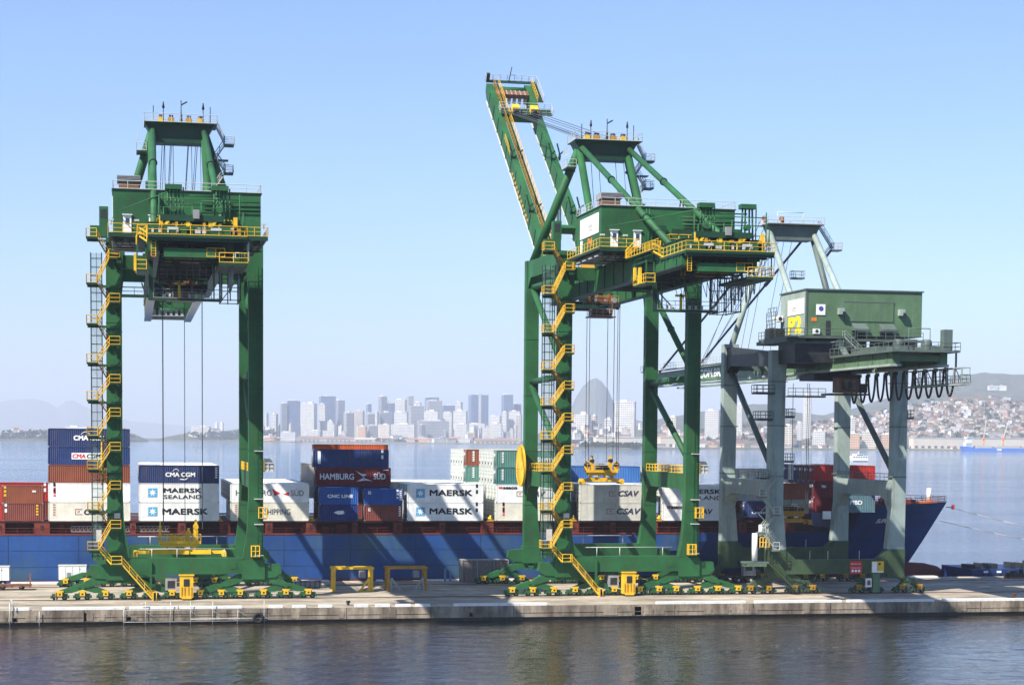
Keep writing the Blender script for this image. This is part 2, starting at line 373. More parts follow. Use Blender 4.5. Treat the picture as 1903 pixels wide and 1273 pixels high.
    m.use(YEL).box(-2.2, -.9, L - 14, L - 12.6, 2, 3.1); m.box(1.2, 2.6, L - 14, L - 12.6, 2, 3.0); m.use(DARK); m.tube((-1.5, L - 14.6, 2.3), (-1.5, L - 14.3, 2.3), .5, 12); m.tube((1.9, L - 14.6, 2.3), (1.9, L - 14.3, 2.3), .5, 12)
    m.build('stay_platform', bo)
    for x in (-4.9, -3.5, 2.2, 3.7):
        for u in (24, 43):
            m = M_(GREEND); m.box(x - .12, x + .12, u - .5, u + .5, 1.4, 2.3); m.bar((x, u, 2.3), (x - .5, u + 1.2, 3.8), .2); m.bar((x, u, 2.3), (x + .3, u - .9, 3.4), .18); m.build('latch_hook', bo)
    m = M_(YELD)
    for k in range(11): m.bar((-4.8, 24 + k * 1.6, -.2), (-4.8, 25.2 + k * 1.6, -.9), .06, .5)
    m.use(YEL).rail([(-4.95, 44, 1.4), (-4.95, 50, 1.4)], .9, .05, 1.5); m.rail([(-4.95, 5, 1.4), (-4.95, 14, 1.4)], .9, .05, 1.5); m.build('boom_ladder', bo)
    m = M_(YELD); m.rail([(-3.6, 3, 1.6), (3, 3, 1.6), (3, 6, 1.6), (-3.6, 6, 1.6)], 1.2, .07, 1.0, True); m.box(-2.5, -.7, 3.4, 5.4, 1.4, 2.8); m.box(.3, 2.4, 3.4, 5.4, 1.4, 2.6); m.build('hinge_platform', bo)
    # A-frame
    for s in (-1, 1):
        m = M_(GREEN).tube((cx + s * 3.7, 15, 65.6), (s * 9.5, 22.4, 49.2), .66, 16); m.use(GREEND).tube((cx + s * 4.6, 16.2, 62.95), (cx + s * 4.66, 16.26, 62.8), .8, 16); part(m, 'mast_leg')
        m = M_(GREEN).tube((cx + s * 3.7, 14.4, 65.4), (cx + s * 4.0, .3, 46.7), .56, 16); part(m, 'mast_leg')
        a = Vector((cx + s * 3.6, 13.8, 65.9)); b = Vector((cx + s * 4.05, -36, 46.5)); m = M_(GREEN).tube(a, b, .42, 14)
        for t in (.38, .76): c = a.lerp(b, t); d = (b - a).normalized(); m.use(GREEND).tube(c - d * .12, c + d * .12, .56, 14)
        part(m, 'backstay')
        m = M_(GREEND); m.tube((s * 4.4 + cx, 25.6, 46.4), (s * 4.4 + cx, 25.6, 60.2), .18, 8); m.tube((s * 4.0 + cx, 25.6, 46.4), (s * 4.0 + cx, 25.6, 60.2), .16, 8); m.box(s * 4.2 + cx - .8, s * 4.2 + cx + .8, 24.8, 26.6, 46.4, 49.4)
        part(m, 'latch_strut')
        if s > 0: m = M_(GREEND); m.tube((a.lerp(b, .55)), (3.6, -14.5, 53.1), .14, 6); m.tube((a.lerp(b, .55)), (3.6, -11.5, 53.1), .1, 6); part(m, 'stay_post')
    m = M_(GREEND).prism([(cx - 4.6, 66.55), (cx + 4.9, 66.55), (cx + 3.6, 64.1), (cx - 3.3, 64.1)], 13.4, 16.6)
    m.use(GREEN).box(cx - 4.7, cx + 5, 13.2, 16.8, 66.55, 66.7)
    ap = part(m, 'apex_beam')
    m = M_(GREEND).box(-5.3, 4.9, 12.3, 17.7, 66.7, 66.82); m.use(RAILW).rail([(-5.3, 12.3, 66.8), (4.9, 12.3, 66.8), (4.9, 17.7, 66.8), (-5.3, 17.7, 66.8)], 1.2, .05, 1.3, True)
    m.use(GREEND).box(-6.4, -5.0, 13, 16.5, 62.6, 62.8); m.use(RAILW).rail([(-5.0, 13, 62.8), (-6.4, 13, 62.8), (-6.4, 16.5, 62.8)], 1.1, .05, 1); m.rail([(-6.2, 13, 64.6), (-6.2, 16.5, 64.6)], 1.1, .05, 1); m.build('apex_platform', ap)
    for k, x in enumerate((-2.9, -1.5, 1.0, 2.6)):
        m = M_(YEL if k % 3 == 0 else YELD).box(x - .45, x + .45, 14.2, 15.6, 66.8, 67.7); m.use(DARK).tube((x - .3, 14.9, 67.6), (x + .3, 14.9, 67.6), .62, 14); m.build('sheave', ap)
    m = M_(DARK)
    for x, z in ((-4.0, 69.3), (-2.6, 69.5), (-.1, 70.2), (3.0, 69.3), (4.0, 69.4)):
        m.tube((x, 14, 66.8), (x, 14, z), .07, 5)
    for x in (-2.6, 3.0): m.tube((x, 14, 69.0), (x, 14, 69.9), .2, 8, .08)
    m.tube((-.1, 14, 66.8), (-.1, 14, 68.4), .22, 8, .14); m.bar((-.1, 13.95, 69.5), (.75, 13.95, 70.0), .08, .2); m.build('mast', ap)
    m = MB()
    flight(m, (4.9, 15, 66.7), (6.1, 15, 64.4), .8, RAILW); landing(m, 6.0, 7.4, 14.2, 16, 64.3, RAILW, GREEND); flight(m, (6.1, 15.6, 64.3), (4.7, 15.6, 62.2), .8, RAILW)
    m.use(GREEND).box(4.0, 6.6, 14.6, 16, 62.0, 62.15)
    flight(m, (5.0, 15, 62.1), (6.2, 15, 60.4), .8, RAILW); landing(m, 6.0, 7.3, 14.2, 16, 60.3, RAILW, GREEND); flight(m, (6.1, 15.6, 60.3), (4.6, 15.6, 57.9), .8, RAILW); m.use(GREEND).box(4.2, 6.2, 14.6, 16, 57.8, 57.9)
    m.build('apex_stair', ap)
    # ropes between the mast and the boom
    m = M_(ROPE)
    bt = Vector((0, 28.6 + (L - 14) * math.cos(R(elev)) - 2.2 * math.sin(R(elev)), 45 + (L - 14) * math.sin(R(elev)) + 2.2 * math.cos(R(elev))))
    for x in (-2.9, -1.6, 1.3, 2.7):
        m.tube((x * .9, 15.5, 67.2), (x, bt.y, bt.z), .055, 4, cap=False)
        m.tube((x * .8, 15.5, 66.9), (x * .9, bt.y, bt.z - .3), .045, 4, cap=False)
        m.tube((x * .9 + .2, 14.6, 64.3), (x * .9 + .2, 9, 46.5), .045, 4, cap=False)
    part(m, 'boom_rope')
    # machinery house
    hs = M_(GREEN).box(-9.4, 8.9, -20, -6, 47.6, 53.0); hs.use(GREEND).box(-9.55, 9.05, -20.15, -5.85, 53.0, 53.12)
    for k in range(1, 9): hs.use(GREEN).box(-9.4 + k * 2.03, -9.36 + k * 2.03, -20.02, -20, 47.6, 53.0)
    hs = part(hs, 'machinery_house')
    m = M_(RAILW).rail([(-9.4, -20, 53.12), (8.9, -20, 53.12), (8.9, -6, 53.12), (-9.4, -6, 53.12)], 1.0, .05, 1.8, True); m.build('roof_railing', hs)
    m = M_(CABB).box(-8.7, -6.2, -17.5, -15, 53.12, 54.3); m.use(STEEL).box(-8.9, -6.0, -17.7, -14.8, 54.3, 55.1); m.use(DARK)
    for k in range(4): m.box(-8.92, -5.98, -17.72, -17.7, 54.35 + k * .18, 54.42 + k * .18)
    m.build('roof_vent', hs)
    house_door(hs, -8.15, -20, 47.65, 1.0, 2.2); house_door(hs, -5.0, -20, 47.65, 1.0, 2.2)
    sg = M_(WHITE).box(-9.48, -9.4, -18.6, -8.4, 49.7, 52.35).build('sign', hs)
    text('lettering', 'Libra', BLACKT, sg, -13.2, 50.75, 2.0, .6, -9.49, '-x'); text('lettering', 'TERMINAIS', BLACKT, sg, -13.0, 50.35, 2.4, .22, -9.49, '-x')
    text('lettering', own, ORANGE, hs, -12.6, 48.3, 2.6, 1.15, -9.42, '-x', .12)
    M_(WHITE).box(-9.46, -9.4, -9.6, -8.5, 47.65, 49.5).build('door', hs)
    m = M_(GREEND); m.box(-2.3, -.8, -20.9, -20, 48.9, 50.6); m.box(.2, 3.0, -20.12, -20, 49.6, 50.3); m.box(.2, 3.0, -20.12, -20, 48.4, 49.1); m.box(4.2, 5.2, -20.5, -20, 49.5, 51.8)
    m.use(GREEN)
    for z in (50.9, 51.4, 51.9): m.tube((1.5, -20.3, z), (8.7, -20.3, z), .09, 6)
    for x in (-3.4, -3.0): m.tube((x, -20.4, 47.6), (x, -20.4, 52.8), .06, 5)
    m.use(CABB).box(-.4, 3.4, -20.09, -20, 47.7, 48.3); m.build('wall_fitting', hs)
    fl = M_(GREEND).box(-10.0, 9.7, -21.6, -3.2, 47.25, 47.55)
    for x in (-9, -4.7, 3.6, 8.5): fl.box(x - .3, x + .3, -20, -5, 46.6, 47.2)
    fl.use(STEEL)
    for k in range(4): fl.box(-9.6, -5.6, -19 + k * 3.4, -17 + k * 3.4, 46.55, 46.75)
    fl = part(fl, 'house_platform')
    m = M_(YEL).rail([(-10.0, -3.2, 47.55), (-10.0, -21.6, 47.55), (-4.6, -21.6, 47.55)], 1.1, .05, 1.6); m.build('platform_railing', fl); m = M_(YEL).rail([(4.6, -21.6, 47.55), (9.7, -21.6, 47.55), (9.7, -3.2, 47.55)], 1.1, .05, 1.6); m.build('platform_railing', fl)
    m = M_(GREEND).prism([(-10.0, 47.25), (-10.0, 47.0), (9.7, 47.0), (9.7, 47.25)], -21.7, -21.6); m.build('platform_fascia', fl)
    for x in (-9.6, -6.5, 9.2): lamp(fl, x, -21.3, 48.5)
    # back platform
    bp = M_(GREEND).box(-5.4, 5.7, -45.2, -34, 44.7, 45.0)
    for k in range(5): bp.box(-5.4, 5.7, -45 + k * 2.6, -44.8 + k * 2.6, 44.35, 44.7)
    bp.box(-6.5, -5.4, -34, -22, 45.9, 46.05); bp.box(-4.2, 4.6, -34, -22.5, 46.7, 46.9)
    bp.box(-4, 3, -44.6, -42.8, 46.62, 47.3); bp.use(GREEN).box(-4.9, 4.4, -44.9, -43.2, 45.0, 46.0)
    bp = part(bp, 'back_platform')
    m = M_(YEL).rail([(-5.4, -34, 45), (-5.4, -45.2, 45), (5.7, -45.2, 45), (5.7, -34, 45)], 1.1, .05, 1.5); m.rail([(-5.4, -34, 46.05), (-6.5, -34, 46.05), (-6.5, -22, 46.05)], 1.1, .05, 1.4)
    m.rail([(-4.2, -34, 46.9), (4.6, -34, 46.9)], 1.1, .06, 1.3); m.rail([(-4.2, -34, 46.9), (-4.2, -22.5, 46.9)], 1.1, .06, 1.3)
    flight(m, (-6.4, -33.4, 46.0), (-5.0, -34.6, 45.0), .8, YEL); flight(m, (-5.2, -21.9, 47.5), (-6.6, -22.3, 46.1), .8, YEL)
    m.use(YEL)
    for x in (-3.9, -.9, 1.6, 4.4): m.box(x - .22, x + .22, -44.5, -44.1, 46, 47.2)
    m.use(RAILW)
    for x in (-2.6, 2.2): m.box(x - .6, x + .6, -45.32, -45.25, 45.55, 45.85)
    m.build('platform_railing', bp)
    for x in (-2.5, 2.7):
        m = M_(GREEN)
        for dx in (-.75, -.3, .3, .75): m.tube((x + dx, -43.6, 46.2), (x + dx * .8, -43.6, 50.3), .12, 6)
        m.box(x - .95, x + .95, -44.2, -43, 50.2, 50.75); m.tube((x, -44.1, 48), (x, -43.1, 48), .35, 10)
        m.bar((x - .7, -43.6, 46.2), (x + .5, -38, 46.8), .16); m.tube((x + 1.1, -43.6, 46.2), (x + 1.1, -43.6, 50.5), .08, 6)
        m.use(YEL).bar((x - .9, -44.4, 46.2), (x - .1, -44.4, 47.2), .3); m.build('anchor_frame', bp)
    m = M_(STEEL).box(-.35, .35, -44.9, -44.4, 46.9, 47.9); m.use(GREEN).box(-.3, 2.2, -43.2, -42.2, 46.4, 47.8)
    m.tube((-2.5, -43.6, 49.6), (2.7, -43.6, 49.6), .09, 6); m.tube((-2.5, -43.6, 48.6), (2.7, -43.6, 48.6), .09, 6)
    m.tube((-9, -20.4, 50.2), (-2.5, -43.6, 50.2), .07, 5); m.build('winch_housing', bp)
    m = M_(GREEND)
    for y in (-44, -40, -36): 
        for x in (-3.4, -1.2, 1.2, 3.2): m.bar((x, y, 44.4), (x + .9, y + 2, 42.6), .14)
        m.box(-3.8, 3.2, y - .1, y + .1, 42.5, 42.7)
    m.use(YELD).box(-2.6, 1.4, -41, -40.4, 42.7, 43.6); m.use(CABB).box(-1.6, .6, -38, -36.6, 42.6, 43.8); m.use(RAILW)
    for x in (-3.2, -1.9, .8, 2.4): m.box(x, x + .35, -43.2, -42.8, 42.9, 43.4)
    m.use(GREEN).box(-3.6, 2.2, -44.4, -43.6, 42.6, 43.6); m.build('under_truss', bp)
    m = M_(GREEND).box(2.6, 5.8, -44.5, -33, 41.8, 42.1); m.use(YEL).rail([(2.6, -44.5, 42.1), (5.8, -44.5, 42.1), (5.8, -33, 42.1)], 1.1, .06, 1.4)
    m.use(GREEND)
    for x in (2.8, 5.6):
        for y in (-44.3, -38, -33.2): m.bar((x, y, 42), (x, y, 44.8), .12)
    m.use(RAILW).rail([(5.9, -44.5, 42.3), (5.9, -40, 42.3)], 2.2, .05, 1); m.build('festoon_platform', bp)
    m = M_(GREEND)
    for y in (-33, -27):
        for x in (3.4, 4.4, 5.6): m.bar((x, y, 38.6), (x, y, 43.4), .13)
        for z in (38.7, 40.2, 41.7, 43.3): m.bar((3.4, y, z), (5.6, y, z), .1)
        m.bar((3.4, y, 38.7), (5.6, y, 41.7), .08)
    for z in (38.7, 43.3):
        for x in (3.4, 5.6): m.bar((x, -33, z), (x, -27, z), .13)
    m.use(STEEL)
    for k in range(6): m.bar((3.4, -33 + k, 38.7), (3.4, -33 + k, 43.3), .05); m.bar((5.6, -33 + k, 38.7), (5.6, -33 + k, 43.3), .05)
    part(m, 'cable_cage')
    m = M_(DARK)
    rr = random.Random(5)
    for k in range(26):
        x = rr.uniform(-3.9, 2.2); y = rr.uniform(-40, -4); w = rr.uniform(.3, 1.3); m.box(x, x + w, y, y + rr.uniform(.5, 2.5), 44.2, 44.2 + rr.uniform(.6, 1.9))
    for y in (-38, -31, -25, -18, -11, -5): m.box(-4.1, 3.1, y, y + .4, 43.5, 44.2)
    m.use(GREEND)
    for y in (-30, -14): m.box(-4.0, 3.0, y, y + 9, 46.62, 46.7)
    part(m, 'cable_tray')
    m = M_(STEEL)
    for k in range(7):
        y = -43 + k * 1.5; pts = [(4.2, y + .75 * t + .4, 42.6 - (2.4 + .4 * (k % 3)) * (1 - (t * 2 - 1) ** 2) ** .6) for t in (0, .08, .2, .35, .5, .65, .8, .92, 1)]
        m.poly(pts, .07, 5)
    part(m, 'festoon_cable')
    m = M_(GREEND).box(-6.6, -5.4, -32, -26, 42.0, 42.2); m.box(-6.4, -5.3, -31.8, -26.2, 44.8, 45.0); m.use(GREEN)
    for y in (-31.8, -26.2): m.bar((-6.5, y, 42), (-6.5, y, 45), .16); m.bar((-5.5, y, 42), (-5.5, y, 45), .16)
    m.use(YEL).rail([(-5.4, -32, 42.2), (-6.6, -32, 42.2), (-6.6, -26, 42.2), (-5.4, -26, 42.2)], 1.1, .07, 1.0); m.box(-6.9, -6.6, -30, -29.4, 42.2, 44.2); m.box(-6.9, -6.6, -27.5, -27, 42.8, 44.4); part(m, 'service_platform')
    # catwalks, pipes and small fittings round the girders
    for x0, x1 in ((4.45, 5.3),):
        m = M_(GREEND).box(x0, x1, -33, 26, 45.0, 45.1); xo = x0 if x0 < 0 else x1; m.use(YELD).rail([(xo, -33, 45.1), (xo, 26, 45.1)], 1.05, .05, 1.9); m.use(GREEND)
        for k in range(15): m.bar((x0 if x0 > 0 else x1, -32 + k * 4.0, 43.9), (xo, -32 + k * 4.0, 45.0), .1)
        part(m, 'girder_catwalk')
    rr = random.Random(int(Xc)); m = M_(GREEND)
    for k in range(22):                                    # lattice bracing seen from below
        y = -42 + k * 2.0; m.bar((-4.1, y, 43.7), (3.1, y + 2.0, 43.7), .13); m.bar((3.1, y, 43.75), (-4.1, y + 2.0, 43.75), .13)
    for k in range(11): x = -9.5 + k * 1.7; m.bar((x, -21.4, 46.9), (x + .85, -18, 46.0), .12); m.bar((x + .85, -18, 46.0), (x + 1.7, -21.4, 46.9), .12)
    m.bar((-9.5, -18, 46.0), (9.2, -18, 46.0), .16); part(m, 'lattice_bracing')
    m = M_(GREEN)
    for x, z0, z1 in ((-4.1, 45.0, 49.4), (-3.6, 45, 48.2), (4.9, 45, 49.8), (5.3, 45, 47.8), (.6, 46, 48.8), (-.4, 46, 48.4)): m.tube((x, -44.2, z0), (x, -44.2, z1), .08, 6)
    for z in (47.0, 48.2, 49.2): m.tube((-4.1, -43.9, z), (5.0, -43.9, z), .06, 6)
    m.use(DARK)
    for k in range(16): x = rr.uniform(-4.6, 4.6); w = rr.uniform(.25, .7); m.box(x, x + w, -44.4 + rr.uniform(0, 1.5), -42.4, 45.05, 45.4 + rr.uniform(.3, 1.5))
    m.use(YELD)
    for k in range(8): x = rr.uniform(-4.6, 4.6); m.box(x, x + rr.uniform(.15, .5), -44.9, -44.4, 45.1, 45.4 + rr.uniform(.3, 1.2))
    m.use(RAILW)
    for k in range(9): x = rr.uniform(-5, 5); m.box(x, x + rr.uniform(.12, .45), -45.0, -44.8, 45.2, 45.4 + rr.uniform(.2, .6))
    part(m, 'machinery_fittings')
    for x, y, z0, z1 in ((-5.0, -44.6, 42.6, 44.7), (4.4, -33.4, 42.2, 46.4), (-3.2, -36, 42.5, 44.4)):   # hanging ladders below the back end
        m = M_(YEL).bar((x, y, z0), (x, y, z1), .07); m.bar((x + .5, y, z0), (x + .5, y, z1), .07)
        for k in range(int((z1 - z0) / .3)): m.bar((x, y, z0 + k * .3), (x + .5, y, z0 + k * .3), .05)
        part(m, 'ladder')
    m = M_(YEL).rail([(1.2, -44.4, 42.7), (3.2, -44.4, 42.7)], 1.0, .045, 1.2); part(m, 'railing')
    m = M_(ROPE)
    for k in range(9): x = -3.2 + k * .75; z = 42.4 - rr.uniform(1.2, 2.8); m.poly([(x, -36 + rr.uniform(-4, 6), 44.0), (x + .2, -34, z), (x + .5, -30, 43.6)], .045, 4)
    part(m, 'loose_cable')
    # trolley, cab, ropes
    ty = trolley_y
    m = M_(DARK).box(-4.0, 3.0, ty - 2.6, ty - 1.9, 42.2, 43.2); m.box(-4.0, 3.0, ty + 1.9, ty + 2.6, 42.2, 43.2); m.box(-4.1, -3.4, ty - 3, ty + 3, 42.5, 43.25); m.box(2.4, 3.1, ty - 3, ty + 3, 42.5, 43.25)
    m.use(CABB).box(-2.4, 1.6, ty - 1.4, ty + 1.2, 43.0, 44.3); m.use(STEEL)
    for x in (-2.9, -.9, 1.1, 2.2): m.tube((x, ty - 2.7, 43.6), (x, ty - 2.3, 43.6), .45, 10)
    m.use(YELD).rail([(-3.9, ty - 2.6, 43.2), (2.9, ty - 2.6, 43.2)], 1, .06, 1.1); part(m, 'trolley')
    cy = ty - 5.4
    m = M_(CABB).prism([(cy - 1.1, 41.6), (cy - 1.1, 43.1), (cy + 1.3, 43.1), (cy + 1.3, 40.9), (cy - .6, 40.9)], -2.2, 1.0, 'x'); m.box(-2.6, 1.4, cy - 1.4, cy + 1.6, 40.7, 40.88)
    m.box(-2.0, -1.7, cy - .5, cy + .8, 43.1, 44.3); m.box(.5, .8, cy - .5, cy + .8, 43.1, 44.3); cb = part(m, 'operator_cab')
    m = M_(GLASSD).box(-1.9, .7, cy - 1.16, cy - 1.1, 41.8, 42.8); m.box(-2.26, -2.2, cy - .8, cy + .9, 41.8, 42.7); m.build('window', cb)
    m = M_(RAILW).rail([(-2.6, cy - 1.4, 40.9), (1.4, cy - 1.4, 40.9)], 1, .04, 1); m.build('railing', cb)
    m = M_(ROPE)
    for x, yy, r in ropes: m.tube((x, yy, 43), (x, yy, rope_z), r, 5, cap=False)
    part(m, 'hoist_rope')
    m = M_(GREEND).box(-8.6, -3.4, -.95, .1, 41.1, 41.35); m.use(GREEND).rail([(-8.5, -.95, 41.35), (-3.4, -.95, 41.35)], 1.1, .045, 1.5); m.use(STEEL).rail([(-8.5, .1, 41.35), (-3.4, .1, 41.35)], 1.1, .04, 1.5)
    part(m, 'access_walkway')
    m = M_(GREEND).box(-5.2, 3.4, -30.6, -29.4, 38.7, 38.95); m.bar((-4.9, -30, 38.9), (-4.9, -30, 43.4), .5); m.bar((-3.9, -30, 38.9), (-3.9, -30, 43.4), .16); m.bar((-4.6, -30, 41.4), (-2.2, -30, 39), .14); m.bar((2.6, -30, 38.9), (2.6, -30, 43.4), .16)
    m.use(STEEL).rail([(-4.6, -30.6, 38.95), (3.4, -30.6, 38.95)], 1.1, .045, 1.1); m.use(YEL).box(-1.7, -1.4, -30.7, -30.4, 38.95, 41); m.box(-2.3, -.8, -30.7, -30.4, 40.6, 40.85); m.use(RAILW)
    for x in (-3.4, -2.8, -.4, .4, 1.2): m.box(x, x + .25, -30.4, -30.1, 39, 39.5)
    part(m, 'service_gallery')
    # zigzag stair, lift shaft
    lv = [48.9, 42.8, 37.4, 32.2, 27.2, 22.4, 17.9, 12.4, 7.0]; rv = [46.2, 40.3, 34.6, 29.5, 25.0, 20.4, 15.2, 9.9]
    for k, z in enumerate(lv):
        m = MB(); landing(m, -13.1, -11.7, -2.5, -.75, z, YEL, GREEND, 'fl')
        m.use(GREEN).box(-13.0, -8.6, -.7, -.46, z - .5, z - .18); m.build('stair_landing', root)
    for z in rv:
        m = MB(); landing(m, -10.1, -8.7, -2.5, -.75, z, YEL, GREEND, 'fr'); m.use(GREEN).bar((-9.6, -.9, z - .2), (-9.0, -.5, z - 1.6), .3); m.use(YELD).box(-9.9, -8.9, -.75, -.5, z + .5, z + .7); m.build('stair_landing', root)
    for k in range(8):
        m = MB(); flight(m, (-11.7, -1.1, lv[k]), (-10.1, -1.1, rv[k]), .7, YELD, DARK); m.build('stair_flight', root)
        m = MB(); flight(m, (-10.1, -2.05, rv[k]), (-11.7, -2.05, lv[k + 1]), .75, YEL, RAILW); m.build('stair_flight', root)
    m = MB(); flight(m, (-11.7, -1.1, 7.0), (-10.0, -1.6, 5.0), .75, YEL, DARK); landing(m, -10.0, -8.6, -2.1, -1.1, 5.0, YEL, GREEND, 'fb'); flight(m, (-8.6, -1.6, 5.0), (-4.6, -1.6, .3), .8, YEL, RAILW)
    m.use(YEL); m.box(-4.6, -4.4, -2.0, -1.2, 0, 1.2); m.tube((-4.0, -2.0, 0), (-4.0, -2.0, 1.2), .06, 5); m.tube((-4.4, -2, 1.2), (-4.0, -2, 1.2), .06, 5); m.build('stair_flight', root)
    m = M_(GREEND)
    for x in (-12.55, -11.1):
        for y in (-.3, 1.2): m.bar((x, y, 5.5), (x, y, 47), .12)
    z = 6.
    while z < 46.5:
        for y in (-.3, 1.2): m.bar((-12.55, y, z), (-11.1, y, z), .06)
        for x in (-12.55, -11.1): m.bar((x, -.3, z), (x, 1.2, z), .06)
        z += 1.15
    m.bar((-11.8, -.3, 5.5), (-11.8, -.3, 47), .06); sh = m.build('lift_shaft', root)
    m = M_(MESHP); m.add([(-12.5, -.28, 5.6), (-11.15, -.28, 5.6), (-11.15, -.28, 46.9), (-12.5, -.28, 46.9)], [(0, 1, 2, 3)]); m.add([(-12.52, -.25, 5.6), (-12.52, 1.15, 5.6), (-12.52, 1.15, 46.9), (-12.52, -.25, 46.9)], [(0, 1, 2, 3)]); m.build('shaft_cladding', sh)
    m = M_(GREEN).box(-12.6, -10.3, -.4, 1.3, 49.1, 50.6); m.box(-11.4, -10.2, -.2, 1.1, 50.6, 53.2); m.use(DARK).box(-11.2, -10.4, -.22, -.2, 51.6, 52.8); m.build('lift_machine_room', sh)
    part(M_(RAILW).box(-12.0, -11.3, -.9, -.3, 8.0, 9.6), 'lift_cabinet'); part(M_(RAILW).box(-9.6, -8.8, -.9, -.5, 11.2, 11.9), 'lift_cabinet')
    # cable reel
    m = M_(YEL).tube((-11.5, 20.4, 18.3), (-11.2, 20.4, 18.3), .7, 16)
    n = 36
    for k in range(n):
        a = 2 * math.pi * k / n; b = a + 2 * math.pi / n
        f = lambda t, rr, x: (x, 20.4 + rr * math.cos(t), 18.3 + rr * math.sin(t))
        m.add([f(a, 2.75, -11.45), f(b, 2.75, -11.45), f(b, 3.15, -11.55), f(a, 3.15, -11.55)], [(0, 1, 2, 3)])
        m.bar(f(a, .6, -11.4), f(a, 3.0, -11.6), .05, .16); m.bar(f(a, 3.12, -11.5), f(b, 3.12, -11.5), .25, .1)
        m.add([f(a, .6, -11.25), f(b, .6, -11.25), f(b, 2.9, -11.25), f(a, 2.9, -11.25)], [(0, 1, 2, 3)])
    m.use(GREEN).box(-11.2, -10.4, 19.8, 21, 17.7, 18.9); part(m, 'cable_reel')
    # fittings on the right leg and at ground level
    m = M_(GREEN)
    for x in (9.45, 9.95): m.bar((x, -.75, 5.5), (x, -.75, 46), .07)
    for k in range(60): m.bar((9.45, -.75, 6 + k * .66), (9.95, -.75, 6 + k * .66), .05)
    m.use(RAILW)
    for z in (6.0, 10.3, 13.8, 20.4): m.box(9.3, 10.6, -1.0, -.5, z, z + .12)
    part(m, 'leg_ladder')
    for x, z in ((8.9, 5.9), (9.9, 11.2)):
        m = M_(YEL); m.rail([(x, -1.4, z), (x + 1.1, -1.4, z)], 1.5, .09, .55); m.rail([(x, -1.4, z), (x, -.5, z)], 1.5, .07, .5); m.rail([(x + 1.1, -1.4, z), (x + 1.1, -.5, z)], 1.5, .07, .5); m.use(GREEND).box(x, x + 1.1, -1.4, -.45, z - .1, z); part(m, 'ladder_cage')
    m = M_(RAILW).box(10.55, 12.0, -.3, .7, 17.6, 17.7); m.box(10.7, 11.9, -.2, .6, 17.7, 19.4); m.rail([(10.55, -.3, 17.7), (12, -.3, 17.7), (12, .7, 17.7)], 1.1, .07, .6); m.use(YEL).box(10.55, 10.7, -.4, 0, 17.7, 19.2); part(m, 'leg_platform')
    pc = M_(YEL).box(-.85, .95, -1.35, -.2, .35, 3.35); pc.box(-1.0, 1.1, -1.45, -.1, 3.35, 3.5); pc.box(-.6, .7, -1.7, -1.35, .2, .5); pc = part(pc, 'power_cabinet')
    m = M_(DARK).box(-.35, .45, -1.39, -1.35, 1.9, 2.9); m.use(YELD)
    for x in (-.6, -.2, .3, .7): m.box(x - .07, x + .07, -1.42, -1.35, .6, 1.8)
    m.build('panel', pc)
    m = M_(STEEL).box(-2.8, -1.25, -.3, .7, 1.3, 2.95); m.use(DARK).box(-2.5, -1.5, -.33, -.3, 1.6, 2.6); part(m, 'switch_cabinet'); part(M_(GREEN).box(-6.9, -4.2, .9, 1.6, 1.2, 3.0), 'switch_cabinet'); part(M_(GREEN).box(-4.9, -4.6, -.9, -.6, 1.2, 5.2), 'cable_post'); part(M_(GREEND).box(2.2, 3.2, 1, 1.8, .6, 2.2), 'switch_cabinet')
    return root

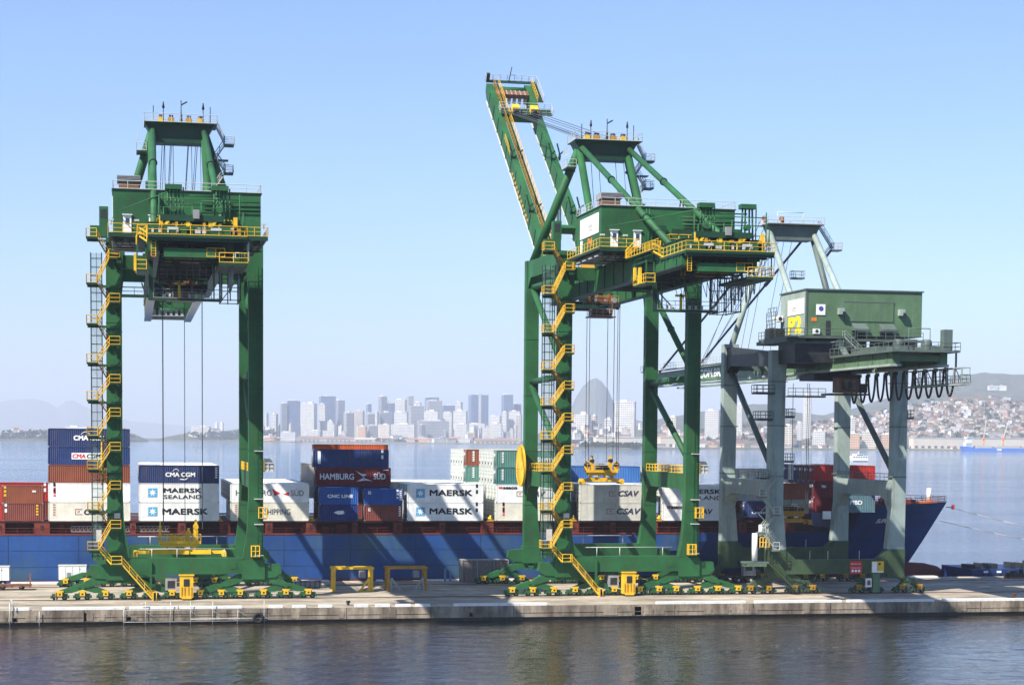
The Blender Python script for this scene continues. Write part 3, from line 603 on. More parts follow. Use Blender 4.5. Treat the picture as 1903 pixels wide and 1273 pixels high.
def pale_crane():
    Xc = 101.9
    root = empty('container_crane', (Xc, 260, 0), 'smaller pale grey-green crane with olive machinery house and loops of hanging cable', 'crane')
    part = lambda mb, n: mb.build(n, root)
    for s in (-1, 1):
        for y0, zt in ((-.45, 35.6), (21.85, 37.5)):
            P = [(10.6, 6.6), (10.6, zt), (8.2, zt), (8.4, zt - 4), (8.5, 12.8), (8.2, 10), (7.9, 6.6)]
            m = M_(PALE).prism([(s * x, z) for x, z in P], y0, y0 + 1.6); m.use(OLIVED).box(s * 7.9, s * 10.65, y0 - .06, y0 + 1.66, 2.3, 6.45)
            m.prism([(s * 7.9, 5.0), (s * 7.9, 6.45), (s * 6.2, 5.0)], y0 + .1, y0 + 1.5); m.use(PALED)
            for z in (6.45, 17.2, 24.6, 31): m.box(s * 8.15, s * 10.66, y0 - .06, y0 + 1.66, z, z + .12)
            part(m, 'leg')
        m = M_(PALE).prism([(1.15, 12.2), (1.15, 16.6), (21.85, 16.6), (21.85, 12.2), (20.5, 13.8), (19, 14.3), (4, 14.3), (2.4, 13.8)], s * 8.4, s * 10.2, 'x'); part(m, 'portal_beam')
        m = M_(PALED).rail([(s * 8.5, 1.2, 16.6), (s * 8.5, 21.8, 16.6)], 1.1, .05, 1.6); part(m, 'portal_railing')
        m = M_(PALED).tube((s * 9.4, 22.3, 33.4), (s * 9.4, 1.0, 17.4), .45, 14); part(m, 'side_brace')
        part(M_(DARK).prism([(1.15, 32), (1.15, 35.4), (21.85, 37), (21.85, 33), (20, 34), (3, 33.4)], s * 8.4, s * 10.2, 'x'), 'upper_side_beam')
    for y0, z0 in ((-.6, 2.95), (21.75, 3.4)):
        m = M_(OLIVED).box(-7.9, 7.9, y0, y0 + 1.9, z0, z0 + 2.1)
        m.use(RAILW)
        for x in (-4.2, -1.4, 3.5): m.tube((x, y0 + .2, z0 + 2.1), (x, y0 + .2, z0 + 3.4), .05, 5)
        part(m, 'sill_beam')
    sb = M_(REDP).box(2.0, 3.85, -.68, -.6, 2.95, 4.85).build('safety_sign', root)
    m = M_(WHITET)
    for k in range(3): m.tube((2.4 + k * .5, -.72, 3.4), (2.4 + k * .5, -.68, 3.4), .2, 14)
    m.box(2.1, 3.7, -.7, -.68, 3.82, 3.87); m.build('symbol', sb)
    text('lettering', 'SEGURAN\u00c7A', WHITET, sb, 2.12, 4.3, 1.55, .22, -.69)
    sb = M_(YEL).box(5.4, 7.3, -.68, -.6, 3.1, 4.8).build('warning_sign', root); m = M_(WHITET).box(5.45, 6.2, -.71, -.68, 3.15, 4.7); m.box(5.5, 7.2, -.7, -.68, 3.15, 3.35); m.use(DARK).tube((6.6, -.72, 4.4), (6.6, -.68, 4.4), .2, 10, .05); m.build('symbol', sb)
    undercarriage(root, [-13.2, -10.4, -6.4, -3.6, 3.6, 6.4, 10.4, 13.2], (.3, 22.6), OLIVED, YELD, 3.0)
    part(M_(PALED).box(-8.4, 8.4, -.2, 1.0, 33.0, 36.2), 'cross_beam'); part(M_(PALED).box(-8.4, 8.4, 22, 23.2, 33.4, 36.6), 'cross_beam')
    for x0 in (-3.9, 2.8):
        m = M_(OLIVE).box(x0, x0 + 1.1, -28.5, 26, 32.7, 34.2); m.use(PALE).box(x0 - .2, x0 + 1.3, -28.6, 26.1, 32.4, 32.7)
        m.use(PALED)
        for k in range(11): m.box(x0 - .12, x0, -27 + k * 5, -26.88 + k * 5, 32.7, 34.2)
        part(m, 'girder')
    for y in (-28.4, -12, 6): part(M_(OLIVE).box(-2.8, 2.8, y, y + .8, 33.1, 33.9), 'girder_tie')
    bo = MB()
    for x0 in (-3.9, 2.8):
        bo.use(OLIVE).prism([(0, -1.3), (0, 1.35), (66, 1.0), (66, -.9)], x0, x0 + 1.0, 'x'); bo.use(PALE).box(x0 - .15, x0 + 1.15, 0, 66, -1.62, -1.32)
    bo.use(OLIVE).box(-2.9, 2.8, 64, 65.5, -.6, .9); bo.box(-2.9, 2.8, 30, 31, -.5, .9)
    bo = bo.build('boom', root, loc=(0, 26.4, 34))
    m = M_(PALED).box(-5.0, -3.9, 0, 65, 1.3, 1.4); m.use(RAILW).rail([(-5, 0, 1.4), (-5, 65, 1.4)], 1.1, .05, 1.7); m.rail([(3.9, 0, 1.4), (3.9, 65, 1.4)], 1.1, .05, 1.7); m.build('boom_walkway', bo)
    text('lettering', 'RIO.COM.BR', WHITET, bo, 36, -.75, 18, 1.5, -3.92, '-x', .12)
    # mast
    ax, ay, az = 2.5, 29., 56.1
    m = M_(PALED).prism([(ax - 4.2, az + .9), (ax + 4.6, az + .9), (ax + 3.4, az - 1.5), (ax - 3.2, az - 1.5)], ay - 1.4, ay + 1.4); ap = part(m, 'apex_beam')
    m = M_(PALED).box(ax - 4.6, ax + 4.9, ay - 2.4, ay + 2.4, az + .9, az + 1.05); m.use(RAILW).rail([(ax - 4.6, ay - 2.4, az + 1), (ax + 4.9, ay - 2.4, az + 1), (ax + 4.9, ay + 2.4, az + 1), (ax - 4.6, ay + 2.4, az + 1)], 1.1, .045, 1.4, True)
    m.tube((ax - 2.2, ay, az + 1), (ax - 2.2, ay, az + 3.1), .05, 5); m.tube((ax + 2.2, ay, az + 1), (ax + 2.2, ay, az + 3.1), .05, 5); m.tube((ax - 2.2, ay, az + 3.1), (ax + 2.2, ay, az + 3.1), .06, 5); m.build('apex_platform', ap)
    for x in (-1.9, 1.0):
        m = M_(CABB).tube((x - .25, ay, az + 1.8), (x + .25, ay, az + 1.8), .6, 14); m.use(RAILW).box(x - .35, x + .35, ay - .3, ay + .3, az + 1, az + 1.7); m.build('sheave', ap)
    m = MB(); flight(m, (ax + 4.9, ay, az + .9), (ax + 7.3, ay, az - 2.6), .8, PALED); landing(m, ax + 7.2, ax + 8.6, ay - .8, ay + 1, az - 2.7, RAILW, PALED); flight(m, (ax + 7.2, ay + .6, az - 2.8), (ax + 5.2, ay + .6, az - 5.4), .8, PALED)
    m.build('apex_stair', ap)
    m = MB(); landing(m, ax + 5.6, ax + 7.0, ay - 3, ay - 1, az - 11.6, RAILW, PALED); m.build('mast_landing', ap); m = MB(); landing(m, ax + 1.0, ax + 3.0, ay + 1, ay + 2.6, az - 7.2, RAILW, PALED); m.build('mast_landing', ap)
    for s, e1, e2 in ((-1, (-9.2, 22.6, 37.2), (-4.9, 0, 36)), (1, (9.2, 22.6, 37.2), (3.7, 0, 36))):
        part(M_(PALE if s < 0 else PALED).tube((ax + s * 3.6, ay, az), e1, .5, 14), 'mast_leg')  # right mast leg in darker paint, its shade put into the colour
        part(M_(PALE).tube((ax + s * 3.7, ay - .6, az - .2), e2, .48, 14), 'mast_leg')
        a = Vector((ax + s * 2.9, ay + .8, az - .6)); b = Vector((s * 3.3, 84, 35.2)); m = M_(DARK).tube(a, b, .2, 8); c = a.lerp(b, .3); d = (b - a).normalized(); m.tube(c - d * 1.2, c + d * 1.2, .34, 8); part(m, 'forestay')
    m = M_(ROPE)
    for k, x in enumerate((-2.6, -1.4, 1.2, 2.5)): m.tube((x, ay, az + 1.6), (x, 60 + k * 6, 35), .05, 4, cap=False); m.tube((x + .3, ay, az - 1.4), (x + .3, 40, 35), .04, 4, cap=False)
    part(m, 'boom_rope')
    # machinery house
    h = M_(OLIVE).box(-7.7, 9.9, -1.4, 9.2, 37.2, 43.6); h.use(PALE).box(-7.75, -7.7, -1.2, 9.0, 37.2, 43.6); h.use(PALED).box(-7.9, 10.1, -1.6, 9.4, 43.6, 43.8); h.box(-7.85, -7.55, -1.5, -1.4, 37.2, 43.6)
    h = part(h, 'machinery_house'); h.location = (0, -5, .3)
    m = MB()
    for k in range(4): m.use(OLIVE).box(-1.9 + k * 1.85, -.1 + k * 1.85, -1.5, -1.4, 39.3, 42.0); m.use(PALED).box(-.1 + k * 1.85, -.05 + k * 1.85, -1.52, -1.4, 39.2, 42.1)
    m.box(-2.0, 5.6, -1.53, -1.4, 42.0, 42.12); m.build('sliding_door', h)
    for x in (-2.6, 6.6):
        m = M_(PALE).box(x - .4, x + .4, -2.2, -1.4, 40.2, 41.1); m.use(DARK).box(x + .1, x + .5, -2.25, -1.6, 40.2, 40.6); m.build('wall_lamp', h)
    for x in (-.8, 3.4): M_(PALED).prism([(-2.6, 38.2), (-1.4, 39.0), (-1.4, 38.0), (-2.6, 37.9)], x, x + 2.2, 'x').build('vent_hood', h); M_(DARK).box(x + .1, x + 2.1, -1.45, -1.4, 37.3, 38).build('vent', h)
    sg = M_(WHITE).box(-6.2, -4.85, -1.5, -1.4, 40.1, 41.6).build('round_logo_sign', h); lg = paint('logo_blue', (.05, .06, .3), .5, .1, 1)
    m = M_(lg).tube((-5.5, -1.54, 41.0), (-5.5, -1.5, 41.0), .34, 18); m.use(WHITET).tube((-5.42, -1.56, 41.05), (-5.42, -1.54, 41.05), .14, 3); m.build('logo', sg)
    M_(ORANGE).box(-6.9, -6.1, -1.45, -1.4, 39.2, 39.7).build('notice', h)
    m = M_(DARK).box(-4.7, -4.0, -1.45, -1.4, 37.3, 39.3); m.build('doorway', h)
    m = M_(WHITE).box(-6.7, -5.8, -2.0, -1.5, 37.4, 38.1); m.use(DARK).tube((-6.25, -2.03, 37.75), (-6.25, -2.0, 37.75), .25, 14); m.build('air_conditioner', h)
    m = M_(WHITE).box(-8.9, -7.95, 7.4, 9.0, 39.6, 40.5); m.use(DARK).tube((-8.93, 8.2, 40), (-8.9, 8.2, 40), .3, 14); m.tube((-8.4, 7.37, 40), (-8.4, 7.4, 40), .3, 14); m.build('air_conditioner', h)
    sg = M_(WHITE).box(-7.83, -7.75, -.7, 5.9, 40.3, 42.5).build('sign', h); text('lettering', 'Libra', BLACKT, sg, 4.0, 41.1, 1.6, .45, -7.84, '-x'); text('lettering', 'TERMINAIS', BLACKT, sg, 4.2, 40.8, 1.9, .18, -7.84, '-x')
    text('lettering', 'P2', YELT, h, 5.6, 37.6, 5.4, 2.5, -7.78, '-x', .3)
    f = M_(PALED).box(-10.8, -1.0, -3.4, 10, 36.7, 36.95); f.box(-10.8, -7.9, -2, 11, 36.2, 36.7); f = part(f, 'house_platform'); f.location = (0, -5, .3)
    m = M_(PALED).rail([(-7.6, -3.4, 36.95), (-1.0, -3.4, 36.95)], 1.1, .05, 1.5); m.rail([(-10.8, 10, 36.95), (-10.8, -3.4, 36.95), (-7.6, -3.4, 36.95)], 1.1, .06, 1.2); m.rail([(-9.6, 6.2, 38.6), (-9.6, 10, 38.6)], 1.2, .06, 1.2); m.rail([(-9.4, 6.2, 40.4), (-9.4, 10, 40.4)], 1.2, .06, 1.2)
    for y in (6.2, 8, 10): m.bar((-9.6, y, 36.9), (-9.6, y, 41), .1)
    m.build('platform_railing', f)
    M_(DARK).box(-10, -7.95, 7, 9.6, 37, 38.6).build('cabinet', f)
    m = MB(); flight(m, (-2.6, -3, 36.9), (.4, -3, 34.2), .9, PALE); m.use(PALE).bar((-3.4, -2.6, 36.6), (-1.8, -2.6, 34.0), .4, .8); m.build('house_stair', f)
    m = M_(PALED).box(-.6, 9.6, -3.2, -1.9, 36.4, 36.6); m.use(PALED).rail([(-.6, -3.2, 36.6), (9.4, -3.2, 36.6)], 1.1, .05, 1.4); m.use(PALED)
    m.build('front_gallery', f)
    for x in (.2, 4.2, 8.0): m = M_(DARK).box(x, x + 1.5, -1, 4, 34.05, 36.9); m.bar((x + .2, -1.1, 36.6), (x + 1.4, -1.1, 34.2), .2); m.build('support', f)
    m = M_(PALED).box(-1.0, 3.2, -9.5, -6.5, 34.0, 34.15); m.rail([(-1.0, -9.5, 34.15), (3.2, -9.5, 34.15)], 1.1, .05, 1.2); m.use(RAILW).box(.4, 1.2, -9.55, -9.5, 34.5, 34.8); m.box(2.4, 3.1, -9.55, -9.5, 34.5, 34.8); m.build('lower_gallery', f)
    m = M_(DARK).box(-9.6, -2.2, -7.4, -.3, 33.6, 36.3); m.use(PALED).box(-9.9, -1.9, -7.6, -.25, 36.3, 36.5); part(m, 'machinery_base')
    # back end
    b = M_(PALED).box(-4.6, 4.8, -30.5, -8, 34.2, 34.4); b = part(b, 'back_platform')
    m = M_(PALED).rail([(-4.6, -8, 34.4), (-4.6, -30.5, 34.4), (4.8, -30.5, 34.4), (4.8, -8, 34.4)], 1.1, .05, 1.6); m.rail([(-4.6, -17, 35.4), (-4.6, -9, 35.4), (-1, -9, 35.4)], 1.1, .05, 1.3); m.build('platform_railing', b)
    for x in (-2.4, 1.6):
        m = M_(PALED).box(x - .4, x + 1.4, -28, -24, 34.4, 35.1); m.box(x + .1, x + .7, -26.4, -25.6, 35.1, 35.4); m.tube((x - .1, -26, 35.4), (x + .9, -26, 35.4), .7, 14); m.build('winch', b)
    m = M_(PALED).tube((-1.4, -28, 34.4), (-1.4, -28, 37.4), .06, 5); m.tube((1.6, -28, 34.4), (1.6, -28, 37.4), .06, 5); m.tube((-1.4, -28, 37.4), (1.6, -28, 37.4), .06, 5); m.build('gantry_frame', b)
    M_(PALED).box(2.6, 3.8, -30.2, -29, 34.4, 37.2).build('cabinet', b); M_(PALED).box(-3.4, 1.8, -22, -13, 34.4, 35.3).build('deck_box', b)
    m = M_(PALE)
    for z in (30.0, 32.2):
        for x in (4.3, 5.5): m.bar((x, -32, z), (x, -14, z), .14)
        for y in (-32, -26, -20, -14): m.bar((4.3, y, z), (5.5, y, z), .12)
    for k in range(9):
        y = -32 + k * 18 / 8
        for x in (4.3, 5.5): m.bar((x, y, 30.2), (x, y, 32.2), .09)
        if k % 2: m.bar((5.5, y, 30.2), (5.5, y + 2.1, 32.2), .09)
    m.box(4.3, 5.5, -32, -14, 30.05, 30.15); m.use(PALED).rail([(4.2, -32, 30.2), (5.6, -32, 30.2), (5.6, -14, 30.2)], 1.1, .05, 1.2); m.bar((4.9, -29, 32.2), (4.9, -29, 34.3), .2); m.bar((4.9, -16, 32.2), (4.9, -16, 34.3), .2); m.build('cable_cage', b)
    HOSE = paint('brown_cable', (.05, .035, .03), .6, .2, 1)
    for k in range(11):
        y = 6.8 - k * 3.35; m = M_(HOSE); dz = 4.0 - .04 * k; pts = []
        for q in range(17):
            t = q / 16; sx = math.sin(math.pi * t) ** .55; pts.append((4.55, y - t * 2.7, 32.2 - dz * sx))
        m.poly(pts, .17, 6); m.use(DARK).box(4.35, 4.75, y - .35, y + .25, 31.9, 32.4); m.build('cable_loop', root)
    # trolley, cab, ropes, lower gear
    m = M_(DARK).box(-3.6, 3.4, 1, 7, 31.4, 32.3); m.box(-2.6, 2.6, 2, 3, 32.3, 33); part(m, 'trolley')
    m = M_(CABB).box(-1.8, 1.2, -4.6, -2.0, 29.5, 31.6); m.use(DARK).box(-3.4, 2.6, -5.2, -1.6, 29.1, 29.35); m.box(1.2, 2.6, -4.4, -2, 29.5, 30.8); m.box(-1.9, 1.3, -4.7, -1.9, 31.6, 31.8); cb = part(m, 'operator_cab'); M_(GLASSD).box(-1.4, .8, -4.66, -4.6, 29.9, 31.2).build('window', cb)
    m = M_(ROPE)
    for x in (-3.1, -2.7, .2, 2.6, 2.9): m.tube((x, 20, 31.5), (x, 20, 12.4), .05, 5, cap=False)
    m2 = part(m, 'hoist_rope')
    for x0, x1, z in ((-13.2, -10.4, 29.4), (10.7, 11.2, 26), (-12.9, -10.6, 25.6)): m = MB(); landing(m, x0, x1, -1.4, .8, z, PALED, DARK); part(m, 'leg_platform')
    for z in (26.0, 19.5): m = MB(); landing(m, -8.2, -7.2, -1.2, .4, z, PALED, DARK); part(m, 'leg_platform')
    m = MB()
    m.use(DARK).box(-8.2, -2.4, -.9, .1, 28.8, 29.0); m.use(PALED).rail([(-8.2, -.9, 29), (-2.4, -.9, 29)], 1.1, .05, 1.2)
    part(m, 'access_walkway'); m = MB()
    m.use(DARK).box(-12.4, -10.7, -.4, .4, 16.9, 17.1); m.use(PALED).rail([(-12.4, -.4, 17), (-10.7, -.4, 17)], 1.1, .05, .8); part(m, 'leg_platform')
    m = MB(); zs = [17.0, 14.4, 11.8, 9.2, 6.6]
    for k in range(4):
        a, b_ = ((-12.2, -10.0) if k % 2 else (-10.0, -12.2)); flight(m, (a, -1.6, zs[k]), (b_, -1.6, zs[k + 1]), .8, PALE, RAILW); landing(m, min(b_, b_) - .5, b_ + .5, -2.1, -.6, zs[k + 1], RAILW, PALED, 'f')
        m.use(PALE).bar((-12.4, -.9, zs[k]), (-9.8, -.9, zs[k + 1]), .1); m.bar((-9.8, -.9, zs[k]), (-12.4, -.9, zs[k + 1]), .1)
    flight(m, (-11, -1.6, 4.6), (-6.6, -1.6, .4), .8, OLIVED); part(m, 'stair_flight')
    m = M_(WHITE).tube((-13.0, -1.2, 5.0), (-13.0, -1.2, 9.0), .42, 14); m.use(PALED).box(-14.6, -11, -2, .4, 4.6, 4.85); m.use(YEL).rail([(-12.4, -1.8, 7.0), (-11.0, -1.8, 7.0)], 1.4, .1, .5); m.use(WHITE).tube((-12.1, -1.2, 8.6), (-12.1, -1.2, 10.2), .35, 12); m.use(OLIVE).box(-14.4, -11.4, -2, .4, 4.2, 4.6); part(m, 'tank_platform')
    m = M_(RAILW)
    for x in (-17.3, -16.6): m.tube((x, 20, 8), (x, 20, 14), .06, 5)
    for k in range(6): m.tube((-17.3, 20, 8.4 + k), (-16.6, 20, 8.4 + k), .05, 5)
    m.build('side_ladder', root)
    m = M_(WHITE).box(4.4, 5.3, -1.0, -.7, 1.0, 2.3); m.use(CABB).box(4.6, 5.1, -1.04, -1.0, 1.3, 2.0); part(m, 'switch_cabinet'); part(M_(OLIVE).box(5.6, 6.7, -.7, .9, .2, 3.0), 'jacking_post')
    return root

CR1 = green_crane(7.28, 0, 'dark green gantry crane with lowered boom and its yellow spreader hanging near the ground', 'P3',
                  [(-2.95, 5, .085), (.05, 5.6, .05), (2.45, 5, .07)], 5, 9.4, 66.)
CR2 = green_crane(70.0, 35.8, 'dark green gantry crane with its long boom raised towards the sky', 'P4',
                  [(-1.4, 20, .05), (-.8, 20.6, .05), (1.9, 20, .05), (3.1, 20.6, .05), (3.5, 20, .05), (3.9, 20.4, .05)], 20, 18.9, 73.)
CR3 = pale_crane()
spreader('spreader', (6.6, 265.2, 5.95), 6.1, 'long yellow container spreader hanging low behind the sill of the lowered-boom crane', [(-1.1, 2.6, .3), (1.2, 3.6, .28), (2.2, 4.8, .3), (-2.7, 4.6, .16)], YELB, YEL)
spreader('spreader', (71.2, 280.3, 15.9), 3.05, 'short bright yellow spreader hanging over the ship from the raised-boom crane', [(-2.3, 3.2, .36), (-1.5, 4.0, .24), (1.4, 4.1, .24), (2.4, 3.2, .36)], YEL, DARK)
spreader('spreader', (101.8, 280, 9.6), 3.1, 'dull yellow spreader hanging in shade between the legs of the pale crane', [(-2.0, 2.4, .3), (2.0, 2.4, .3)], YELD, DARK)
# ---------------------------------------------------------------- water and quay
WZ = -1.98
def water_mat(nm, col, flat):
    m = bpy.data.materials.new(nm); m.use_nodes = True
    n = m.node_tree.nodes; l = m.node_tree.links; b = n['Principled BSDF']
    b.inputs['Base Color'].default_value = (*col, 1); b.inputs['Roughness'].default_value = .05; b.inputs['IOR'].default_value = 1.33; b.inputs['Specular IOR Level'].default_value = .5 if flat > .3 else .42
    tc = n.new('ShaderNodeTexCoord')
    def noise(sx, sy, sc, det):
        mp = n.new('ShaderNodeMapping'); mp.inputs['Scale'].default_value = (sx, sy, 1); l.new(tc.outputs['Object'], mp.inputs['Vector'])
        z = n.new('ShaderNodeTexNoise'); z.inputs['Scale'].default_value = sc; z.inputs['Detail'].default_value = det; z.inputs['Roughness'].default_value = .6; l.new(mp.outputs[0], z.inputs['Vector']); return z
    a = noise(.6, 1.0, .62, 4); c = noise(.55, 1, 2.2, 3); p = noise(.35, 1, .012, 4)
    mr = n.new('ShaderNodeMapRange'); mr.inputs[1].default_value = .35; mr.inputs[2].default_value = .65; mr.inputs[3].default_value = .45; mr.inputs[4].default_value = 1.25; l.new(p.outputs['Fac'], mr.inputs[0])
    ad = n.new('ShaderNodeMath'); ad.operation = 'MULTIPLY_ADD'; ad.inputs[1].default_value = .3; l.new(c.outputs['Fac'], ad.inputs[0]); l.new(a.outputs['Fac'], ad.inputs[2])
    bp = n.new('ShaderNodeBump'); bp.inputs['Distance'].default_value = flat; l.new(mr.outputs[0], bp.inputs['Strength']); l.new(ad.outputs[0], bp.inputs['Height']); l.new(bp.outputs[0], b.inputs['Normal'])
    return m
WATER = water_mat('basin_water', (.022, .017, .010), .2); BAYW = water_mat('bay_water', (.03, .085, .17), .5)
import numpy as np
def water():
    """rippled sheet in front of the quay, flat sea around and beyond it, one object"""
    xa, xb, ya, yb, st = -44., 168., 112., 246.2, .3
    nx = int((xb - xa) / st) + 1; ny = int((yb - ya) / st) + 1
    gx, gy = np.meshgrid(np.linspace(xa, xb, nx), np.linspace(ya, yb, ny))
    rng = np.random.RandomState(4); h = np.zeros_like(gx)
    patch = .75 + .45 * np.sin(gx * .045 + 1.3 * np.sin(gy * .06)) * np.sin(gy * .085 + .9 * np.sin(gx * .03) + .7)
    for k in range(46):
        wl = 10 ** rng.uniform(np.log10(.95), np.log10(5.5)); an = np.pi / 2 + rng.normal(0, .62); kk = 2 * np.pi / wl
        ph = rng.uniform(0, 6.28); wob = .8 * np.sin(gx * rng.uniform(.03, .12) + gy * rng.uniform(-.1, .1) + ph)
        h += .0042 * wl ** .95 * np.sin(kk * (np.cos(an) * gx + np.sin(an) * gy) + ph + wob * 2)
    h *= .45 * np.clip(patch, .2, 1.35)
    fade = np.minimum(np.minimum(gx - xa, xb - gx), np.minimum(gy - ya, 60)) / 8.; h *= np.clip(fade, 0, 1)
    co = np.stack([gx, gy, h + WZ], -1).reshape(-1, 3)
    i = np.arange((ny - 1) * (nx - 1)); r = i // (nx - 1); c = i % (nx - 1); q = r * nx + c
    quads = np.stack([q, q + 1, q + nx + 1, q + nx], 1)
    B = 30000.; F = 45000.
    ex = np.array([(-B, -400, WZ), (B, -400, WZ), (B, ya, WZ), (-B, ya, WZ), (xa, ya, WZ), (xa, yb, WZ), (-B, yb, WZ), (xb, ya, WZ), (xb, yb, WZ), (B, yb, WZ), (-B, F, WZ), (B, F, WZ)]); o = len(co)
    fq = np.array([(0, 1, 2, 3), (3, 4, 5, 6), (7, 2, 9, 8), (6, 9, 11, 10)]) + o
    co = np.concatenate([co, ex]); quads = np.concatenate([quads, fq]).astype(np.int32)
    me = bpy.data.meshes.new('water'); me.vertices.add(len(co)); me.vertices.foreach_set('co', co.astype(np.float32).ravel())
    me.loops.add(quads.size); me.loops.foreach_set('vertex_index', quads.ravel()); me.polygons.add(len(quads))
    me.polygons.foreach_set('loop_start', np.arange(0, quads.size, 4, dtype=np.int32)); me.polygons.foreach_set('loop_total', np.full(len(quads), 4, dtype=np.int32))
    me.polygons.foreach_set('use_smooth', np.ones(len(quads), dtype=bool)); me.materials.append(WATER); me.materials.append(BAYW)
    mi = np.zeros(len(quads), dtype=np.int32); mi[-4:] = 1; me.polygons.foreach_set('material_index', mi); me.update(); me.validate()
    ob = bpy.data.objects.new('water', me); COL.objects.link(ob); tag(ob, kind='structure')
water()

def concrete(name, col, joints, dirt, amt, zs):
    m = paint(name, col, .85, .22, .5, dirt=dirt, dirt_amt=amt, bump=.25, spec=.2)
    n = m.node_tree.nodes; l = m.node_tree.links; b = n['Principled BSDF']
    src = b.inputs['Base Color'].links[0].from_socket
    tc = n.new('ShaderNodeTexCoord'); mp = n.new('ShaderNodeMapping'); mp.inputs['Scale'].default_value = zs; l.new(tc.outputs['Object'], mp.inputs['Vector'])
    z = n.new('ShaderNodeTexNoise'); z.inputs['Scale'].default_value = .12; z.inputs['Detail'].default_value = 7; z.inputs['Roughness'].default_value = .72; l.new(mp.outputs[0], z.inputs['Vector'])
    r = n.new('ShaderNodeValToRGB'); r.color_ramp.elements[0].position = .36; r.color_ramp.elements[0].color = (.44, .42, .39, 1); r.color_ramp.elements[1].position = .62; r.color_ramp.elements[1].color = (1.12, 1.08, 1.0, 1)
    l.new(z.outputs['Fac'], r.inputs[0])
    mp2 = n.new('ShaderNodeMapping'); mp2.inputs['Scale'].default_value = (.05, .9, 1) if joints == 0 and zs[0] < 1 else (.9, 1, .25); l.new(tc.outputs['Object'], mp2.inputs['Vector'])
    z2 = n.new('ShaderNodeTexNoise'); z2.inputs['Scale'].default_value = 1.0; z2.inputs['Detail'].default_value = 6; z2.inputs['Roughness'].default_value = .7; l.new(mp2.outputs[0], z2.inputs['Vector'])
    r2 = n.new('ShaderNodeMapRange'); r2.inputs[1].default_value = .35; r2.inputs[2].default_value = .6; r2.inputs[3].default_value = .55; r2.inputs[4].default_value = 1.05; l.new(z2.outputs['Fac'], r2.inputs[0])
    vm = n.new('ShaderNodeVectorMath'); vm.operation = 'SCALE'; l.new(src, vm.inputs[0]); l.new(r2.outputs[0], vm.inputs['Scale']); src = vm.outputs[0]
    mx = n.new('ShaderNodeMix'); mx.data_type = 'RGBA'; mx.blend_type = 'MULTIPLY'; mx.inputs[0].default_value = 1; l.new(src, mx.inputs[6]); l.new(r.outputs[0], mx.inputs[7]); l.new(mx.outputs[2], b.inputs['Base Color'])
    return m
DECKC = concrete('quay_concrete', (.50, .45, .37), 0, (.22, .19, .15), .5, (.6, 1.2, 1))
WALLC = concrete('quay_wall_concrete', (.37, .315, .25), 0, (.22, .13, .06), .8, (1.6, 1, .35))
WETC = paint('wet_algae_concrete', (.05, .048, .04), .6, .4, 1.5)
RUST = paint('rusty_rail', (.14, .06, .035), .7, .35, .8)
q = M_(DECKC)
q.add([(-160, 245.66, 0), (420, 245.66, 0), (420, 290.8, 0), (-160, 290.8, 0)], [(0, 1, 2, 3)])
q.use(WALLC); q.add([(-160, 245.66, -1.55), (420, 245.66, -1.55), (420, 245.66, 0), (-160, 245.66, 0)], [(0, 1, 2, 3)]); q.add([(-160, 290.8, -4), (420, 290.8, -4), (420, 290.8, 0), (-160, 290.8, 0)], [(3, 2, 1, 0)])
q.use(WETC); q.add([(-160, 245.9, -4), (420, 245.9, -4), (420, 245.9, -1.55), (-160, 245.9, -1.55)], [(0, 1, 2, 3)]); q.add([(-160, 245.66, -1.55), (420, 245.66, -1.55), (420, 245.9, -1.55), (-160, 245.9, -1.55)], [(3, 2, 1, 0)])
tag(q.build('quay'), kind='structure')
j = M_(DARK)
x = -40.
while x < 140:
    j.box(x, x + .06, 245.63, 245.66, -1.55, -.02); x += 11.3
j.use(WALLC)
x = -40.
while x < 140:
    j.box(x + .2, x + 11.1, 245.6, 245.655, -.95, -.9); x += 11.3
for k in range(34): 
    xx = random.uniform(-25, 135); j.box(xx, xx + random.uniform(.4, 2.2), 245.61, 245.655, -1.4, random.uniform(-.9, -.2))
tag(j.build('quay_wall_joints'), kind='structure')
rl = M_(RUST)
for y in (259.9, 260.6, 282.2, 282.9): rl.box(-160, 420, y - .06, y + .06, 0.004, .05)
rl.use(WALLC).box(-160, 420, 259.6, 259.82, .004, .012); rl.use(DARK).box(-160, 420, 252.2, 252.26, .004, .01)
tag(rl.build('crane_rails'), kind='structure')
KERB = paint('white_kerb_paint', (.74, .73, .69), .7, .12, 1.2, dirt=(.35, .3, .24), dirt_amt=.5)
for a, b_ in ((24, 55), (78, 232), (240, 330), (333, 450), (500, 525), (544, 568), (592, 617), (659, 684), (698, 724), (736, 763), (773, 799), (843, 1016), (1220, 1385), (1403, 1563), (1575, 1735), (1752, 1903), (1905, 2060)):
    x0, _ = at(a, 1127, 246); x1, _ = at(b_, 1127, 246)
    tag(M_(KERB).box(x0, x1, 245.72, 246.5, .004, .32).build('kerb'), kind='structure')
for a, b_ in ((20, 110), (540, 612), (700, 712), (795, 856), (944, 960), (1690, 1742), (-80, 10)):
    x0, _ = at(a, 1080, 289.6); x1, _ = at(b_, 1080, 289.6); tag(M_(KERB).box(x0, x1, 289.3, 290.6, .004, .22).build('kerb'), kind='structure')

